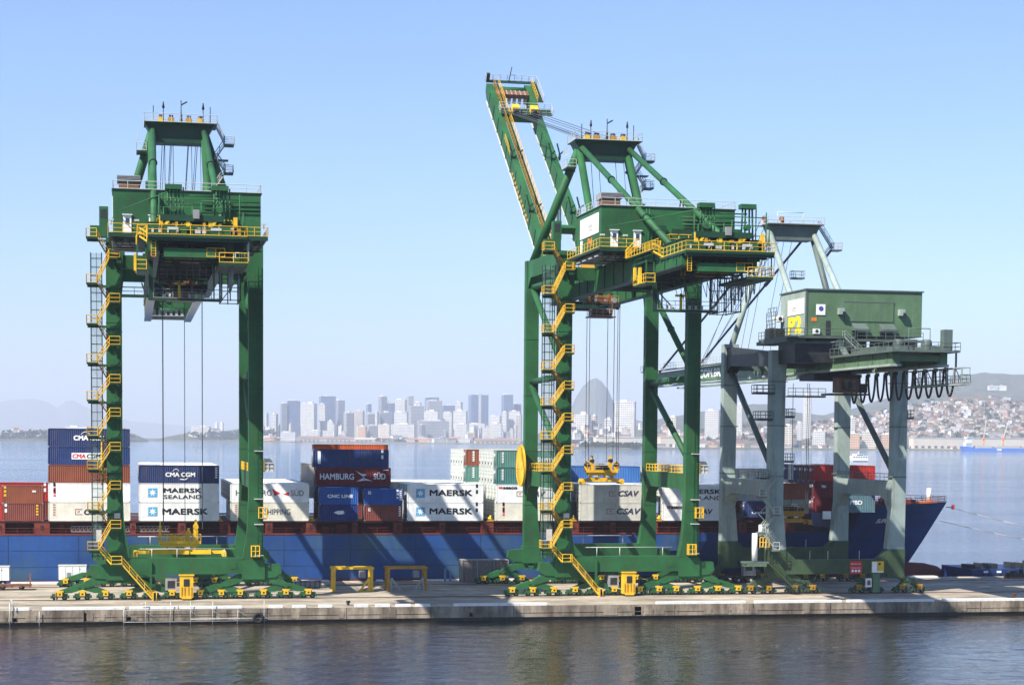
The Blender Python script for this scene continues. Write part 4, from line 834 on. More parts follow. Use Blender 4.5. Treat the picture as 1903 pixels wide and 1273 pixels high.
# ---------------------------------------------------------------- things on the quay
def ground(u, v):
    d = cr * ((u - CCX) / CF) + cu * ((CCY - v) / CF) + cf; t = -CH / d.z
    return d.x * t, d.y * t
sc = empty('scaffold', (7, 245.4, 0), 'white pipe scaffold hung on the quay wall in front of the lowered-boom crane', 'scaffold')
xs = [at(u, 1140, 245.4)[0] - 7 for u in (230, 270, 316, 354, 395, 441, 491)]
for k, x in enumerate(xs):
    m = M_(RAILW).tube((x, 0, -2.2), (x + .05 * (k % 3), 0, 1.0 if k in (1, 2, 3, 4, 6) else .1), .045, 6); m.build('post', sc)
m = M_(RAILW)
for z in (-.1, -1.62): m.tube((xs[0], -.05, z), (xs[-1] + .3, -.05, z), .028, 6)
m.tube((xs[3], -.05, -1.3), (xs[-1] + 2.6, -.05, -1.3), .05, 6); m.tube((xs[1] - .6, .1, .7), (xs[1] + .1, .1, .75), .07, 6); m.build('ledger', sc)
for a, b_ in ((0, 1), (1, 2), (3, 4), (4, 5), (5, 6)): M_(STEEL).tube((xs[a], -.03, -.2), (xs[b_] * .6 + xs[a] * .4, -.03, -1.5), .025, 5).build('brace', sc)
for u, lab in ((18, 'bent white pipe post standing at the quay edge, nearest the left end'), (73, 'straight white pipe post at the quay edge beside the long white kerb')):
    x, _ = at(u, 1130, 245.4); m = M_(RAILW).tube((x, 245.4, -2.1), (x, 245.4, 1.0 if u < 50 else -.1), .06, 6)
    if u < 50: m.tube((x, 245.4, 1.0), (x + .25, 245.4, 1.5), .06, 6); m.tube((x + .25, 245.4, 1.5), (x + .5, 245.4, .2), .06, 6)
    tag(m.build('pipe_post'), lab, 'post')
def tyre(name, loc, r, label):
    m = M_(RUBBER); n = 28; mm = 10
    for a in range(n):
        for b in range(mm):
            P = []
            for (i, k) in ((a, b), (a + 1, b), (a + 1, b + 1), (a, b + 1)):
                t = 2 * math.pi * i / n; s = 2 * math.pi * k / mm; rr = r * .72 + r * .28 * math.cos(s); P.append((rr * math.cos(t), r * .32 * math.sin(s), rr * math.sin(t)))
            m.add(P, [(0, 1, 2, 3)], True)
    return tag(m.build(name, loc=loc), label, 'fender')
x, z = at(480, 1148, 245.3); tyre('tyre_fender', (x, 245.32, z), .74, 'old black tyre hung on the quay wall beside the scaffold as a fender')
def bollard(u, v, mat, label, group=None):
    x, y = ground(u, v); m = M_(mat).tube((0, 0, 0), (0, 0, .45), .2, 12, .15); m.tube((0, 0, .45), (0, 0, .6), .28, 12, .3); m.bar((-.3, 0, .3), (.3, 0, .38), .12)
    return tag(m.build('bollard', loc=(x, y, 0)), label, 'bollard', group)
bollard(647, 1124, DARK, 'black mooring bollard among the short white kerb dashes')
bollard(1885, 1110, ORANGE, 'orange mooring bollard on the quay at the right, behind the white kerb')
bollard(120, 1090, STEEL, 'grey mooring bollard on the far quay edge beside the white box body')
x, y = ground(211, 1117); m = M_(REDP).tube((0, 0, .6), (0, 0, 1.0), .09, 8); m.use(RAILW).tube((0, 0, 0), (0, 0, .6), .04, 6); tag(m.build('marker_post', loc=(x - 7.6, y, 0)), 'thin marker post with red top on the quay left of the first crane', 'post')

def frame_stand(u, v, w, label, shade):
    x, y = ground(u, v); r = empty('lifting_frame', (x, y, 0), label, 'lifting frame', 'yellow lifting frames parked between the green cranes')
    Y_ = YELD if shade else YEL  # the frame in shadow gets darker yellow, its shade put into the paint
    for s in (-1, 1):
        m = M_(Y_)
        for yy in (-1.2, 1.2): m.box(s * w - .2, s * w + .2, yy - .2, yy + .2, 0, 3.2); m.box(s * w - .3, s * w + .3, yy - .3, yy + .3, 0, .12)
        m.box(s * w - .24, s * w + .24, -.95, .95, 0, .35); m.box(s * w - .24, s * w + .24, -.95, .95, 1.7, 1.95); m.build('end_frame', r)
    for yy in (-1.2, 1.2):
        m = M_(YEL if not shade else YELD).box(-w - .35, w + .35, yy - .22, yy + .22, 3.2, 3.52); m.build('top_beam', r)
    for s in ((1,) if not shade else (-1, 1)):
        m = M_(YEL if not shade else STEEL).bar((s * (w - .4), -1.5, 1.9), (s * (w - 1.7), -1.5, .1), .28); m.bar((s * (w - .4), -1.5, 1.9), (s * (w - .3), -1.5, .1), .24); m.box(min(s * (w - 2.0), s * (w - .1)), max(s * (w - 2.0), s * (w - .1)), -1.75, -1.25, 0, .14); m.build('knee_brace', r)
    M_(STEEL).box(w - 1.7, w - .8, -.6, .3, 1.9, 2.9).build('hydraulic_box', r)
    return r
frame_stand(654, 1097, 2.75, 'bright yellow lifting frame with sunlit knee brace, nearer the lowered-boom crane', False)
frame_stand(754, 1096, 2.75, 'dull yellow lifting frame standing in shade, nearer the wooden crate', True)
PLANK = paint('weathered_planks', (.20, .165, .15), .8, .3, 3, dirt=(.06, .045, .04), dirt_amt=.8)
x0, _ = at(858, 1083, 284); x1, _ = at(945, 1083, 284); r = empty('slatted_crate', ((x0 + x1) / 2, 284, 0), 'large weathered grey brown slatted crate standing left of the raised-boom crane', 'crate'); w = (x1 - x0) / 2
m = M_(PLANK); k = 0; x = -w
while x < w - .1:
    d = random.uniform(.0, .06); m.box(x, x + .23, -d, .12, .12, 3.55); x += .262
m.box(-w, w, .12, 2.4, .1, 3.5); m.build('planks', r)
m = M_(STEEL)
for x in (-w, -w * .35, w * .35, w - .12): m.box(x, x + .12, -.12, -.06, 0, 3.65)
m.box(-w, w, -.1, 2.45, 3.56, 3.66); m.box(-w, w, -.1, 2.45, 0, .1); m.build('frame', r)
BLUEG = paint('blue_grey_paint', (.14, .22, .36), .5, .2, 1)
x, y = ground(832, 1082); r = empty('blue_post', (x, y, 0), 'pair of pale blue steel uprights standing left of the slatted crate', 'post')
for s in (-.42, .38):
    m = M_(BLUEG).box(s - .16, s + .16, -.14, .14, 0, 2.2 if s < 0 else 1.8); m.use(RAILW).box(s - .3, s + .3, -.3, .3, 0, .06); m.build('upright', r)
BLUED = paint('dark_blue_paint', (.03, .06, .22), .5, .2, 1)
def box_body(u0, u1, v, z0, z1, label):
    x0, _ = at(u0, v, 285); x1, _ = at(u1, v, 285); r = empty('box_trailer', ((x0 + x1) / 2, 285, 0), label, 'trailer'); w = (x1 - x0) / 2
    m = M_(WHITE).box(-w, w, -1.2, 1.2, z0, z1); m.use(RAILW)
    for k in range(5): m.box(-w + k * w / 2.02, -w + k * w / 2.02 + .04, -1.23, -1.2, z0, z1)
    m.box(-w - .03, w + .03, -1.24, 1.22, z1 - .12, z1 + .02); m.build('body', r)
    M_(BLUED).box(-w + .1, w - .1, -1.1, 1.1, .5, z0 - .02).build('chassis', r)
    for x in (-w * .6, w * .15, w * .6):
        for yy in (-1.1, .85): t = M_(RUBBER).tube((x, yy, .48), (x, yy + .28, .48), .48, 16); t.use(STEEL).tube((x, yy - .02, .48), (x, yy, .48), .22, 10); t.build('wheel', r)
    m = M_(STEEL).box(-w * .4, -w * .1, -1.24, -1.2, z0 + .5, z0 + 1.1); m.use(DARK).box(w * .5, w * .56, -1.24, -1.2, z1 - .6, z1 - .45); m.build('hatch', r)
    return r
box_body(109, 161, 1085, 1.0, 3.1, 'white box trailer on a blue chassis standing behind the first crane bogies')
box_body(-40, 18, 1085, .95, 3.0, 'white box trailer on a blue chassis at the left edge of the quay')
x0, y0 = ground(-30, 1096); x1, _ = ground(58, 1096); r = empty('flatbed_trailer', ((x0 + x1) / 2, y0, 0), 'low rusty flatbed trailer with an upright post on the quay at left', 'trailer'); w = (x1 - x0) / 2
m = M_(RUST).box(-w, w, -1.2, 1.2, .55, .8)
for k in range(6): m.box(-w + k * w / 2.6, -w + k * w / 2.6 + .3, -1.25, -1.2, .4, .8)
m.build('bed', r); M_(CABB).box(w - .2, w, -1.2, -1, .8, 2.4).build('post', r)
for x in (-w * .5, -w * .2, w * .6):
    for yy in (-1.1, .8): M_(RUBBER).tube((x, yy, .36), (x, yy + .3, .36), .36, 14).build('wheel', r)
x0, y0 = ground(547, 1092); x1, _ = ground(598, 1092); r = empty('skip', ((x0 + x1) / 2, y0, 0), 'low open grey steel skip on the quay right of the lowered-boom crane', 'skip'); w = (x1 - x0) / 2
m = M_(STEEL).box(-w, w, -.08, 0, .1, .95); m.box(-w, w, 1.9, 1.98, .1, .95); m.box(-w, -w + .08, 0, 1.9, .1, .95); m.box(w - .08, w, 0, 1.9, .1, .95); m.box(-w, w, 0, 1.9, .1, .18); m.build('tub', r)
m = M_(DARK)
for k in range(6): m.box(-w + .1 + k * w / 2.8, -w + .2 + k * w / 2.8, -.14, -.08, .1, .95)
m.box(-w, w, -.15, -.08, .88, .97); m.build('ribs', r)
# tractor and trailer in the shade behind the cranes
x, y = ground(1372, 1084); r = empty('terminal_tractor', (x, y + 1.5, 0), 'dark terminal tractor standing in shade between the raised-boom crane and the pale crane', 'tractor')
m = M_(DARK).box(-5.2, 3, -1.1, 1.1, .9, 1.2); m.build('chassis', r)
m = M_(STEEL).prism([(1.0, 1.0), (1.0, 3.0), (2.6, 3.0), (3.0, 2.0), (3.0, 1.0)], -1.1, .2); cb = m.build('cab', r); m = M_(GLASSD).box(1.3, 2.4, -1.13, -1.1, 2.0, 2.8).build('window', cb)
for x in (-4.4, -3.2, .2, 2.2):
    for yy in (-1.15, .85): t = M_(RUBBER).tube((x, yy, .5), (x, yy + .3, .5), .5, 16); t.use(RAILW).tube((x, yy - .02, .5), (x, yy, .5), .2, 10); t.build('wheel', r)
# barge beyond the quay, right of the bow
bx0, _ = at(1772, 1075, 300); r = empty('work_barge', (bx0, 296, WZ), 'low blue work barge with dark deck machinery moored right of the ship bow', 'barge')
BL = paint('barge_blue', (.015, .035, .13), .5, .25, .6)
m = M_(BL).box(0, 60, -3, 9, -.6, 3.0); m.use(DARK)
for k in range(60): m.box(k, k + .4, -3.06, -3, 1.2 + .4 * (k % 3), 2.4)
m.use(WHITET)
for k in (2.2, 4.6, 7.1): m.box(k, k + .8, -3.09, -3, 2.4, 2.75)
m.build('hull', r)
for x, w, h in ((.2, 1.4, .7), (2.4, .3, .9), (3.9, .4, .8), (4.5, 1.2, .8), (8.0, 1.0, 1.0), (10, .3, .9), (11.5, 2.6, 1.2), (16, 2, 1), (22, 3, 1.6)): m = M_(DARK).box(x, x + w, -1, 1.5, 3.0, 3.0 + h); m.box(x + .1, x + w - .1, -1.1, -1, 3.1, 3.0 + h * .6); m.build('deck_machinery', r)
for x, w in ((3.4, 3.4), (11.0, 3.8)):
    r2 = empty('dredge_pump', (bx0 + x, 286.6, 0), 'dark machinery on the quay edge before the blue barge, %s' % ('nearer the bow' if x < 5 else 'farther right'), 'machinery')
    m = M_(DARK).box(0, w, -.8, .8, .25, .9); m.tube((w * .25, -.9, .7), (w * .25, .9, .7), .6, 14); m.tube((w * .7, 0, .9), (w * .7, 0, 1.6), .35, 12); m.build('engine', r2); M_(RUST).box(-.2, w + .2, -1, 1, 0, .25).build('skid', r2)

# ---------------------------------------------------------------- the container ship
ship = empty('container_ship', (0, 307.8, WZ), 'blue container ship moored behind the cranes, stacked with containers', 'ship')
def hull_mat():
    m = paint('blue_hull_paint', (.016, .064, .215), .55, .3, .1, dirt=(.03, .05, .08), dirt_amt=.65, spec=.3, rust=.45)
    n = m.node_tree.nodes; l = m.node_tree.links; b = n['Principled BSDF']; src = b.inputs['Base Color'].links[0].from_socket
    tc = n.new('ShaderNodeTexCoord'); mp = n.new('ShaderNodeMapping'); mp.inputs['Scale'].default_value = (1, 1, .6); l.new(tc.outputs['Object'], mp.inputs['Vector'])
    z = n.new('ShaderNodeTexNoise'); z.inputs['Scale'].default_value = .16; z.inputs['Detail'].default_value = 5; l.new(mp.outputs[0], z.inputs['Vector'])
    r = n.new('ShaderNodeMapRange'); r.inputs[1].default_value = .46; r.inputs[2].default_value = .7; r.inputs[3].default_value = 0; r.inputs[4].default_value = .85; l.new(z.outputs['Fac'], r.inputs[0])
    mx = n.new('ShaderNodeMix'); mx.data_type = 'RGBA'; l.new(r.outputs[0], mx.inputs[0]); l.new(src, mx.inputs[6]); mx.inputs[7].default_value = (.05, .10, .13, 1); l.new(mx.outputs[2], b.inputs['Base Color'])
    return m
HULL_SHADED = paint('shaded_bow_paint', (.010, .040, .145), .6, .3, .15, dirt=(.05, .02, .03), dirt_amt=.7, spec=.3, rust=.6); HULL = hull_mat(); BOOT = paint('red_boot_top', (.16, .035, .025), .6, .3, .4); DKRED = paint('dark_red_deck_paint', (.19, .035, .022), .6, .3, .4, dirt=(.05, .03, .02), dirt_amt=.6); DKRD2 = paint('shadowed_brown_deck_paint', (.07, .022, .018), .7, .3, .5)  # the forward hull blue is darkened and rusty: shade put into its colour
def hb(X, z):                                             # half breadth at X and height z above quay level
    t = max(0., min(1., (z + 2) / 14)); xs = 133.6 + (X * 0) + 7.6 * max(0., (z - .5) / 11.4) ** .95 if z > .5 else 133.6
    x0 = 62 + 50 * t; p = 1.1 + .9 * t
    if X <= x0: return 16.
    if X >= xs: return 0.0
    return 16. * max(0., 1 - ((X - x0) / (xs - x0)) ** p)
def stemx(z): return 133.6 + 7.6 * max(0., (z - .5) / 11.4) ** .95 if z > .5 else 133.6
zl = [-2.6, -.2, .25, 1.5, 3, 4.5, 6, 7.35]; zf = [7.35, 9, 10.6, 11.9]
def loft(levels, xa, mat_low=None):
    lo = MB(); n = 56; rows = []
    for z in levels:
        e = stemx(z); row = []
        for k in range(n + 1):
            X = xa + (e - xa) * (1 - (1 - k / n) ** 1.9); row.append((X, hb(X, z), z - WZ))
        rows.append(row)
    for side in (-1, 1):
        for a in range(len(levels) - 1):
            for k in range(n):
                lo.use(BOOT if levels[a + 1] <= .3 else (HULL_SHADED if rows[a][k][0] > 86 else HULL))  # forward plates take the blue with shade painted in
                P = [(p[0], side * p[1], p[2]) for p in (rows[a][k], rows[a][k + 1], rows[a + 1][k + 1], rows[a + 1][k])]
                lo.add(P if side < 0 else P[::-1], [(0, 1, 2, 3)], True)
    return lo
h = loft(zl, 62.); h.use(HULL); A = lambda x0, x1, y, z0, z1: [(x0, y, z0 - WZ), (x1, y, z0 - WZ), (x1, y, z1 - WZ), (x0, y, z1 - WZ)]
for s in (-1, 1):
    f = [(0, 1, 2, 3)] if s < 0 else [(3, 2, 1, 0)]
    h.use(HULL).add(A(-140, 62, s * 16, .25, 7.35), f); h.use(BOOT).add(A(-140, 62, s * 16, -2.6, .25), f)
h.use(HULL).add([(-140, -16, -1), (-140, 16, -1), (-140, 16, 9.3), (-140, -16, 9.3)], [(3, 2, 1, 0)])
hull = h.build('hull', ship)
m = M_(paint('hull_seam', (.012, .035, .10), .6, .2, 1))
for k in range(12): m.box(-60 + k * 10.4, -59.93 + k * 10.4, -16.025, -16, .4 - WZ, 7.3 - WZ)
for z in (2.3, 4.8): m.box(-140, 62, -16.02, -16, z - WZ, z + .05 - WZ)
m.use(DKRED).box(-140, 90, -16.06, -16, 7.2 - WZ, 7.38 - WZ); m.build('plate_seams', ship)
fc = loft(zf, 119.5); fc.use(HULL_SHADED).add([(119.5, -hb(119.5, 7.4), 9.3), (119.5, hb(119.5, 7.4), 9.3), (119.5, hb(119.5, 11.9), 13.88), (119.5, -hb(119.5, 11.9), 13.88)], [(3, 2, 1, 0)])
fc.build('forecastle', ship)
d = M_(DKRED); n = 30
def deck(xa, z, zz):
    P = []; e = stemx(z)
    for k in range(n + 1): X = xa + (e - xa) * k / n; P.append((X, -hb(X, z) + .05, zz))
    for k in range(n, -1, -1): X = xa + (e - xa) * k / n; P.append((X, hb(X, z) - .05, zz))
    d.add(P, [tuple(range(len(P)))])
deck(60, 7.3, 7.25 - WZ); d.add([(-140, -15.95, 7.25 - WZ), (60, -15.95, 7.25 - WZ), (60, 15.95, 7.25 - WZ), (-140, 15.95, 7.25 - WZ)], [(0, 1, 2, 3)]); deck(119.6, 11, 11.2 - WZ); d.build('deck', ship)
bb = M_(BOOT); nn = 12                                     # bulbous bow
prof = [(128, 2.0, 0.2), (131, 2.4, .1), (134, 2.2, .2), (137, 2.0, .25), (139.5, 1.6, .1), (141, 1.0, -.2), (141.9, .35, -.6)]
for (xa, ra, za), (xb, rb, zb_) in zip(prof, prof[1:]):
    for k in range(nn):
        a = 2 * math.pi * k / nn; b_ = 2 * math.pi * (k + 1) / nn
        f = lambda X, rr, zc, t: (X, rr * .8 * math.cos(t), zc - 1.1 - WZ + rr * 1.0 * math.sin(t))
        bb.add([f(xa, ra, za, a), f(xb, rb, zb_, a), f(xb, rb, zb_, b_), f(xa, ra, za, b_)], [(3, 2, 1, 0)], True)
bb.build('bulb', ship)
cm = M_(DKRD2).box(-138, 100, -13.8, 13.8, 7.2 - WZ, 9.0 - WZ); cm.box(100, 112, -10.5, 10.5, 7.2 - WZ, 10.3 - WZ); cm.use(DKRED)
for k in range(46):
    X = -30 + k * 3.1 + random.uniform(-.5, .5)
    if random.random() < .45: cm.box(X, X + random.uniform(.8, 2.2), -13.95, -13.8, 7.4 - WZ, random.uniform(8.2, 8.8) - WZ)
cm.use(DKRD2).box(-138, 100, -15.9, -13.6, 9.1 - WZ, 9.3 - WZ); cm.box(-138, 100, 13.6, 15.9, 9.1 - WZ, 9.3 - WZ); cm.build('hatch_coaming', ship)
for k, (u, w) in enumerate(((0, 1.4), (78, 2.3), (247, .9), (338, 1.2), (418, 1.6), (500, 1.1), (578, 1.5), (660, .8), (740, 1.4), (822, .9), (906, 2.0), (985, 1.0), (1066, 1.8), (1140, .8), (1212, 1.9), (1290, 1.0), (1380, 1.4), (1450, 1.0))):
    X, _ = at(u, 980, 291.9); m = M_(DKRED).box(X - w / 2, X + w / 2, -15.85, -14.9, 7.25 - WZ, 9.12 - WZ); m.use(DARK).box(X - .2, X + .2, -15.9, -15.85, 8.0 - WZ, 8.7 - WZ); m.build('stanchion', ship)
m = M_(DKRED).rail([(-60, -15.9, 7.35 - WZ), (100, -15.9, 7.35 - WZ)], .9, .03, 2.4); m.build('deck_railing', ship)
gx0, _ = at(132, 985, 292); gx1, _ = at(315, 985, 292); m = M_(STEEL)
for z in (7.7, 8.5): m.bar((gx0, -15.4, z - WZ), (gx1, -15.4, z - WZ), .12); m.bar((gx0, -14.8, z - WZ), (gx1, -14.8, z - WZ), .12)
for k in range(24): X = gx0 + (gx1 - gx0) * k / 24; m.bar((X, -15.4, 7.7 - WZ), (X + .64, -15.4, 8.5 - WZ), .07); m.bar((X, -15.4, 7.7 - WZ), (X, -15.4, 8.5 - WZ), .07)
m.build('gangway', ship)
for u in (45, 130, 233, 408, 580, 912, 1066, 1226):
    X, _ = at(u, 962, 292); m = M_(YEL); m.tube((X - .4, -15.6, 9.8 - WZ), (X + .3, -15.6, 9.5 - WZ), .16, 8); m.tube((X, -15.5, 9.3 - WZ), (X, -15.5, 10.2 - WZ), .14, 8); m.box(X - .5, X + .5, -15.8, -15.2, 9.3 - WZ, 9.42 - WZ); m.build('ventilator', ship)
# forecastle gear
m = M_(DKRED)
P = [(X, -hb(X, 11.9), 11.95 - WZ) for X in [119.8 + k * (140.9 - 119.8) / 14 for k in range(15)]]; Q = [(p[0], -p[1], p[2]) for p in P]
m.rail(P, .95, .05, 1.3); m.rail(Q, .95, .05, 1.3)
m.build('bow_railing', ship)
m = M_(ORANGE).tube((124, -3, 12.0 - WZ), (124, 3, 12.0 - WZ), .9, 14); m.use(DKRED).box(122.5, 126, -4.5, 4.5, 11.2 - WZ, 11.7 - WZ); m.tube((128.5, -4.5, 12.1 - WZ), (128.5, -1.5, 12.1 - WZ), .85, 14); m.box(130, 134, -3, 3, 11.2 - WZ, 12.4 - WZ); m.use(YEL).box(122.6, 123.6, -6.6, -5.6, 11.2 - WZ, 12.3 - WZ); m.use(RAILW).tube((128.5, -4.6, 12.1 - WZ), (128.5, -4.5, 12.1 - WZ), .95, 14); m.use(ORANGE).box(126, 139, -1, 1, 11.2 - WZ, 12.0 - WZ); m.build('windlass', ship)
X, _ = at(1726, 930, 307.8); m = M_(WHITE).tube((X, 0, 12 - WZ), (X, 0, 14.3 - WZ), .38, 14); m.use(DKRED).tube((X, 0, 11.2 - WZ), (X, 0, 12.2 - WZ), .2, 8); m.build('foremast', ship)
m = M_(DARK).tube((141.0, -.2, 11 - WZ), (142.3, -.2, 10.9 - WZ), .08, 6); m.use(REDP).box(142.1, 142.5, -.4, 0, 10.6 - WZ, 11.4 - WZ); m.build('jackstaff', ship)
def bowtext(s, mat, X0, w, z, hgt):
    t = text('lettering', s, mat, ship, 0, 0, w, hgt, 0, '-y', .04, .25)
    for v in t.data.vertices:
        X = X0 + v.co.x; Z = z + v.co.z; v.co = (X, -hb(X, Z) - .06, Z - WZ)
X0, zt = at(1686, 967, 300); bowtext('SUPERA', WHITET, 124.0, 3.9, 8.6, .75); bowtext('X', REDP, 127.6, .9, 8.7, .9)
m = M_(ORANGE).box(126.4, 127.4, -hb(127, 10.6) - .25, -hb(127, 10.6) + .6, 10.5 - WZ, 10.85 - WZ); m.build('anchor_light_box', ship)
M_(WHITE).box(*[at(1530, 950, 291.5)[0], at(1545, 950, 291.5)[0]], -16.2, -15.9, 9.6 - WZ, 10.9 - WZ).build('signboard', ship)
for k, (u1, v1, X0, z0, lab) in enumerate(((1903, 992, 142.0, 10.9, 'pale upper mooring rope running right from the bow tip'), (1903, 1000, 139.4, 8.6, 'lower mooring rope running right from the bow side'))):
    Xe, ze = at(u1 + 300, v1 + (60 if k == 0 else 62), 300); m = M_(paint('mooring_rope_%d' % k, (.45, .38, .30), .8, .2, 2)); a = Vector((X0, 307.8 - (0 if k == 0 else 1.2), z0)); b_ = Vector((Xe + 15, 300, ze - 1)); pts = []
    for q_ in range(13): t = q_ / 12; p = a.lerp(b_, t); p.z -= 2.2 * (1 - (2 * t - 1) ** 2) * .4; pts.append(p)
    m.poly(pts, .05, 6); tag(m.build('mooring_rope'), lab, 'rope', 'mooring ropes at the bow')

# ---------------------------------------------------------------- containers
CM = {}
def cmat(key, col, dirt=.35, d=(.12, .08, .05)):
    CM[key] = paint(key + '_container_paint', col, .55, .2, .5, dirt=d, dirt_amt=min(.8, dirt * 1.7), spec=.3, rust=.3); return CM[key]
cmat('navy', (.028, .045, .13)); cmat('navy2', (.022, .045, .15)); cmat('blue', (.02, .09, .33)); cmat('sky_blue', (.04, .14, .38)); cmat('deep_blue', (.012, .03, .16))
cmat('brown', (.24, .07, .035)); cmat('rust', (.20, .055, .04)); cmat('maroon', (.17, .016, .022)); cmat('red', (.42, .03, .022)); cmat('orange', (.55, .10, .02))
cmat('white', (.84, .84, .81), .1, (.5, .4, .28)); cmat('cream', (.74, .70, .58), .2, (.45, .32, .2)); cmat('greyish', (.62, .60, .53), .35, (.3, .24, .18)); cmat('teal', (.10, .24, .20)); cmat('sea_green', (.06, .19, .17)); cmat('grey_green', (.28, .33, .28)); cmat('slate_teal', (.09, .17, .20)); cmat('grid_white', (.52, .55, .49), .3, (.3, .25, .2))
SKYB = paint('light_blue_lettering', (.10, .38, .62), .6, .05, 1); REDT = paint('red_lettering', (.6, .03, .03), .6, .05, 1); NAVYT = paint('dark_grey_lettering', (.05, .05, .09), .6, .05, 1); GREYT = paint('faded_lettering', (.42, .25, .22), .6, .2, 2)
def cbox(L, H, W, mat, smooth, bodyname='body'):
    """container body with corrugated near and far sides, ribbed roof and ends"""
    m = M_(mat)
    r = .12
    if smooth:
        m.box(.06, L - .06, .03, W - .03, .12, H - .06)
        n = int(L / .6)
        for k in range(1, n): m.box(k * L / n - .012, k * L / n + .012, .018, .03, .16, H - .12)
    else:
        p = .278; n = int((L - 2 * r) / p); p = (L - 2 * r) / n; xs = []
        for k in range(n): b = r + k * p; xs += [(b, .03), (b + p * .27, .03), (b + p * .5, .075), (b + p * .77, .075)]
        xs.append((L - r, .03)); nn = len(xs); vs = [(x, y, .15) for x, y in xs] + [(x, y, H - .11) for x, y in xs]
        m.add(vs, [(k, k + 1, k + 1 + nn, k + nn) for k in range(nn - 1)])
        m.add([(.03, W - .05, .15), (L - .03, W - .05, .15), (L - .03, W - .05, H - .1), (.03, W - .05, H - .1)], [(3, 2, 1, 0)])
        q = int((W - .24) / .3)
        for k in range(q): m.box(.035, .075, .14 + k * .3, .14 + k * .3 + .17, .15, H - .11)
        m.box(.075, .09, .1, W - .1, .15, H - .1); m.box(L - .09, L - .05, .1, W - .1, .15, H - .1)
    n = int(L / .55)
    m.add([(.05, .05, H - .04), (L - .05, .05, H - .04), (L - .05, W - .05, H - .04), (.05, W - .05, H - .04)], [(0, 1, 2, 3)])
    for k in range(n): m.box(.2 + k * .55, .42 + k * .55, .12, W - .12, H - .04, H - .018)
    return m
def cframe(L, H, W, mat):
    m = M_(mat)
    for x in (0, L - .14):
        for y in (0, W - .12): m.box(x, x + .14, y, y + .12, 0, H)
    for y in (0, W - .08): m.box(.14, L - .14, y, y + .08, 0, .15); m.box(.14, L - .14, y, y + .07, H - .1, H)
    for x in (0, L - .1): m.box(x, x + .1, .12, W - .12, 0, .14); m.box(x, x + .1, .12, W - .12, H - .11, H)
    m.use(STEEL)
    for x in (-.008, L - .17):
        for y in (-.008, W - .155):
            for z in (0, H - .12): m.box(x, x + .178, y, y + .163, z + .002, z + .118)
    return m
def cend(H, W, mat):
    m = M_(STEEL)
    for y in (.35, .85, W - .85, W - .35): m.tube((-.03, y, .15), (-.03, y, H - .12), .03, 5)
    m.use(mat).box(.0, .03, W / 2 - .03, W / 2 + .03, .15, H - .12); m.use(WHITET).box(-.005, .0, W * .56, W * .9, H * .62, H * .8); m.box(-.005, 0, W * .15, W * .4, H * .7, H * .76)
    return m
def rend(H, W):
    m = M_(CM['grid_white']); m.box(-.02, .05, .14, W - .14, .2, H - .15); m.use(DARK)
    for k in range(1, 4): m.box(-.03, -.02, .14, W - .14, .2 + k * (H - .4) / 4, .24 + k * (H - .4) / 4)
    m.box(-.03, -.02, W / 2 - .02, W / 2 + .02, .2, H - .15); m.box(-.035, -.02, W * .55, W * .85, .35, .7); m.use(RAILW).tube((-.04, W * .3, .9), (-.02, W * .3, .9), .28, 12); m.use(GREYT).box(-.03, -.02, .2, .9, 1.5, 1.62)
    return m
PROTO = {}
W_ = 2.44
def container(X, z, row, L, H, key, label, reefer=False, marks=(), group=None, end=None):
    r = empty('shipping_container', (X, 291.8 + row * 2.56, z), label, 'container', group or 'containers stacked on the ship')
    k = (L, H, key, reefer)
    if k not in PROTO: PROTO[k] = (cbox(L, H, W_, CM[key], reefer).build('body', r), cframe(L, H, W_, CM[key]).build('frame', r), (rend(H, W_) if reefer else cend(H, W_, CM[key])).build('reefer_unit' if reefer else 'door', r))
    else:
        for o in PROTO[k]: c = o.copy(); COL.objects.link(c); c.parent = r
    for mk in marks:
        kind, a, b = mk[0], mk[1], mk[2]
        if kind == 't':
            _, s, mat, fx, fz, fw, fh = mk[:7]; text('lettering', s, mat, r, fx * L, fz * H, fw * L, fh * H, -.012, '-y', 2.2 * mk[7] if len(mk) > 7 else .04, mk[8] if len(mk) > 8 else 0)
        elif kind == 'star':
            _, fx, fz, sz = mk; x = fx * L; zc = fz * H; m = M_(SKYB).box(x, x + sz, .004, .02, zc, zc + sz); m.use(WHITET); c = (x + sz / 2, zc + sz / 2); P = []
            for q_ in range(14): t = math.pi / 2 + q_ * math.pi / 7; rr = sz * (.44 if q_ % 2 == 0 else .19); P.append((c[0] + rr * math.cos(t), c[1] + rr * math.sin(t)))
            vs = [(c[0], -.012, c[1])] + [(p[0], .001, p[1]) for p in P]; m.add(vs, [(0, q_ + 1, (q_ + 1) % 14 + 1) for q_ in range(14)]); m.build('star_logo', r)
        elif kind == 'p':                                   # flat painted shape, polygon in fractions
            _, mat, pts = mk[:3]; vs = [(p[0] * L, -.004, p[1] * H) for p in pts]; vs2 = [(p[0] * L, .02, p[1] * H) for p in pts]; n = len(vs); m = M_(mat); m.add(vs + vs2, [tuple(range(n))] + [(q_, q_ + n, (q_ + 1) % n + n, (q_ + 1) % n) for q_ in range(n)]); m.build('logo', r)
        elif kind == 'v':                                   # small vertical code column
            _, mat, fx, n_ = mk; m = M_(mat)
            for q_ in range(n_): m.box(fx * L, fx * L + .34, .0, .02, H * (.82 - q_ * .66 / n_), H * (.82 - q_ * .66 / n_) + .62 * H * .66 / n_)
            m.build('code_marks', r)
    return r
def xl(u, v=940): return at(u, v, 291.8)[0]
Z0 = 9.36; F40, F20 = 12.19, 6.06
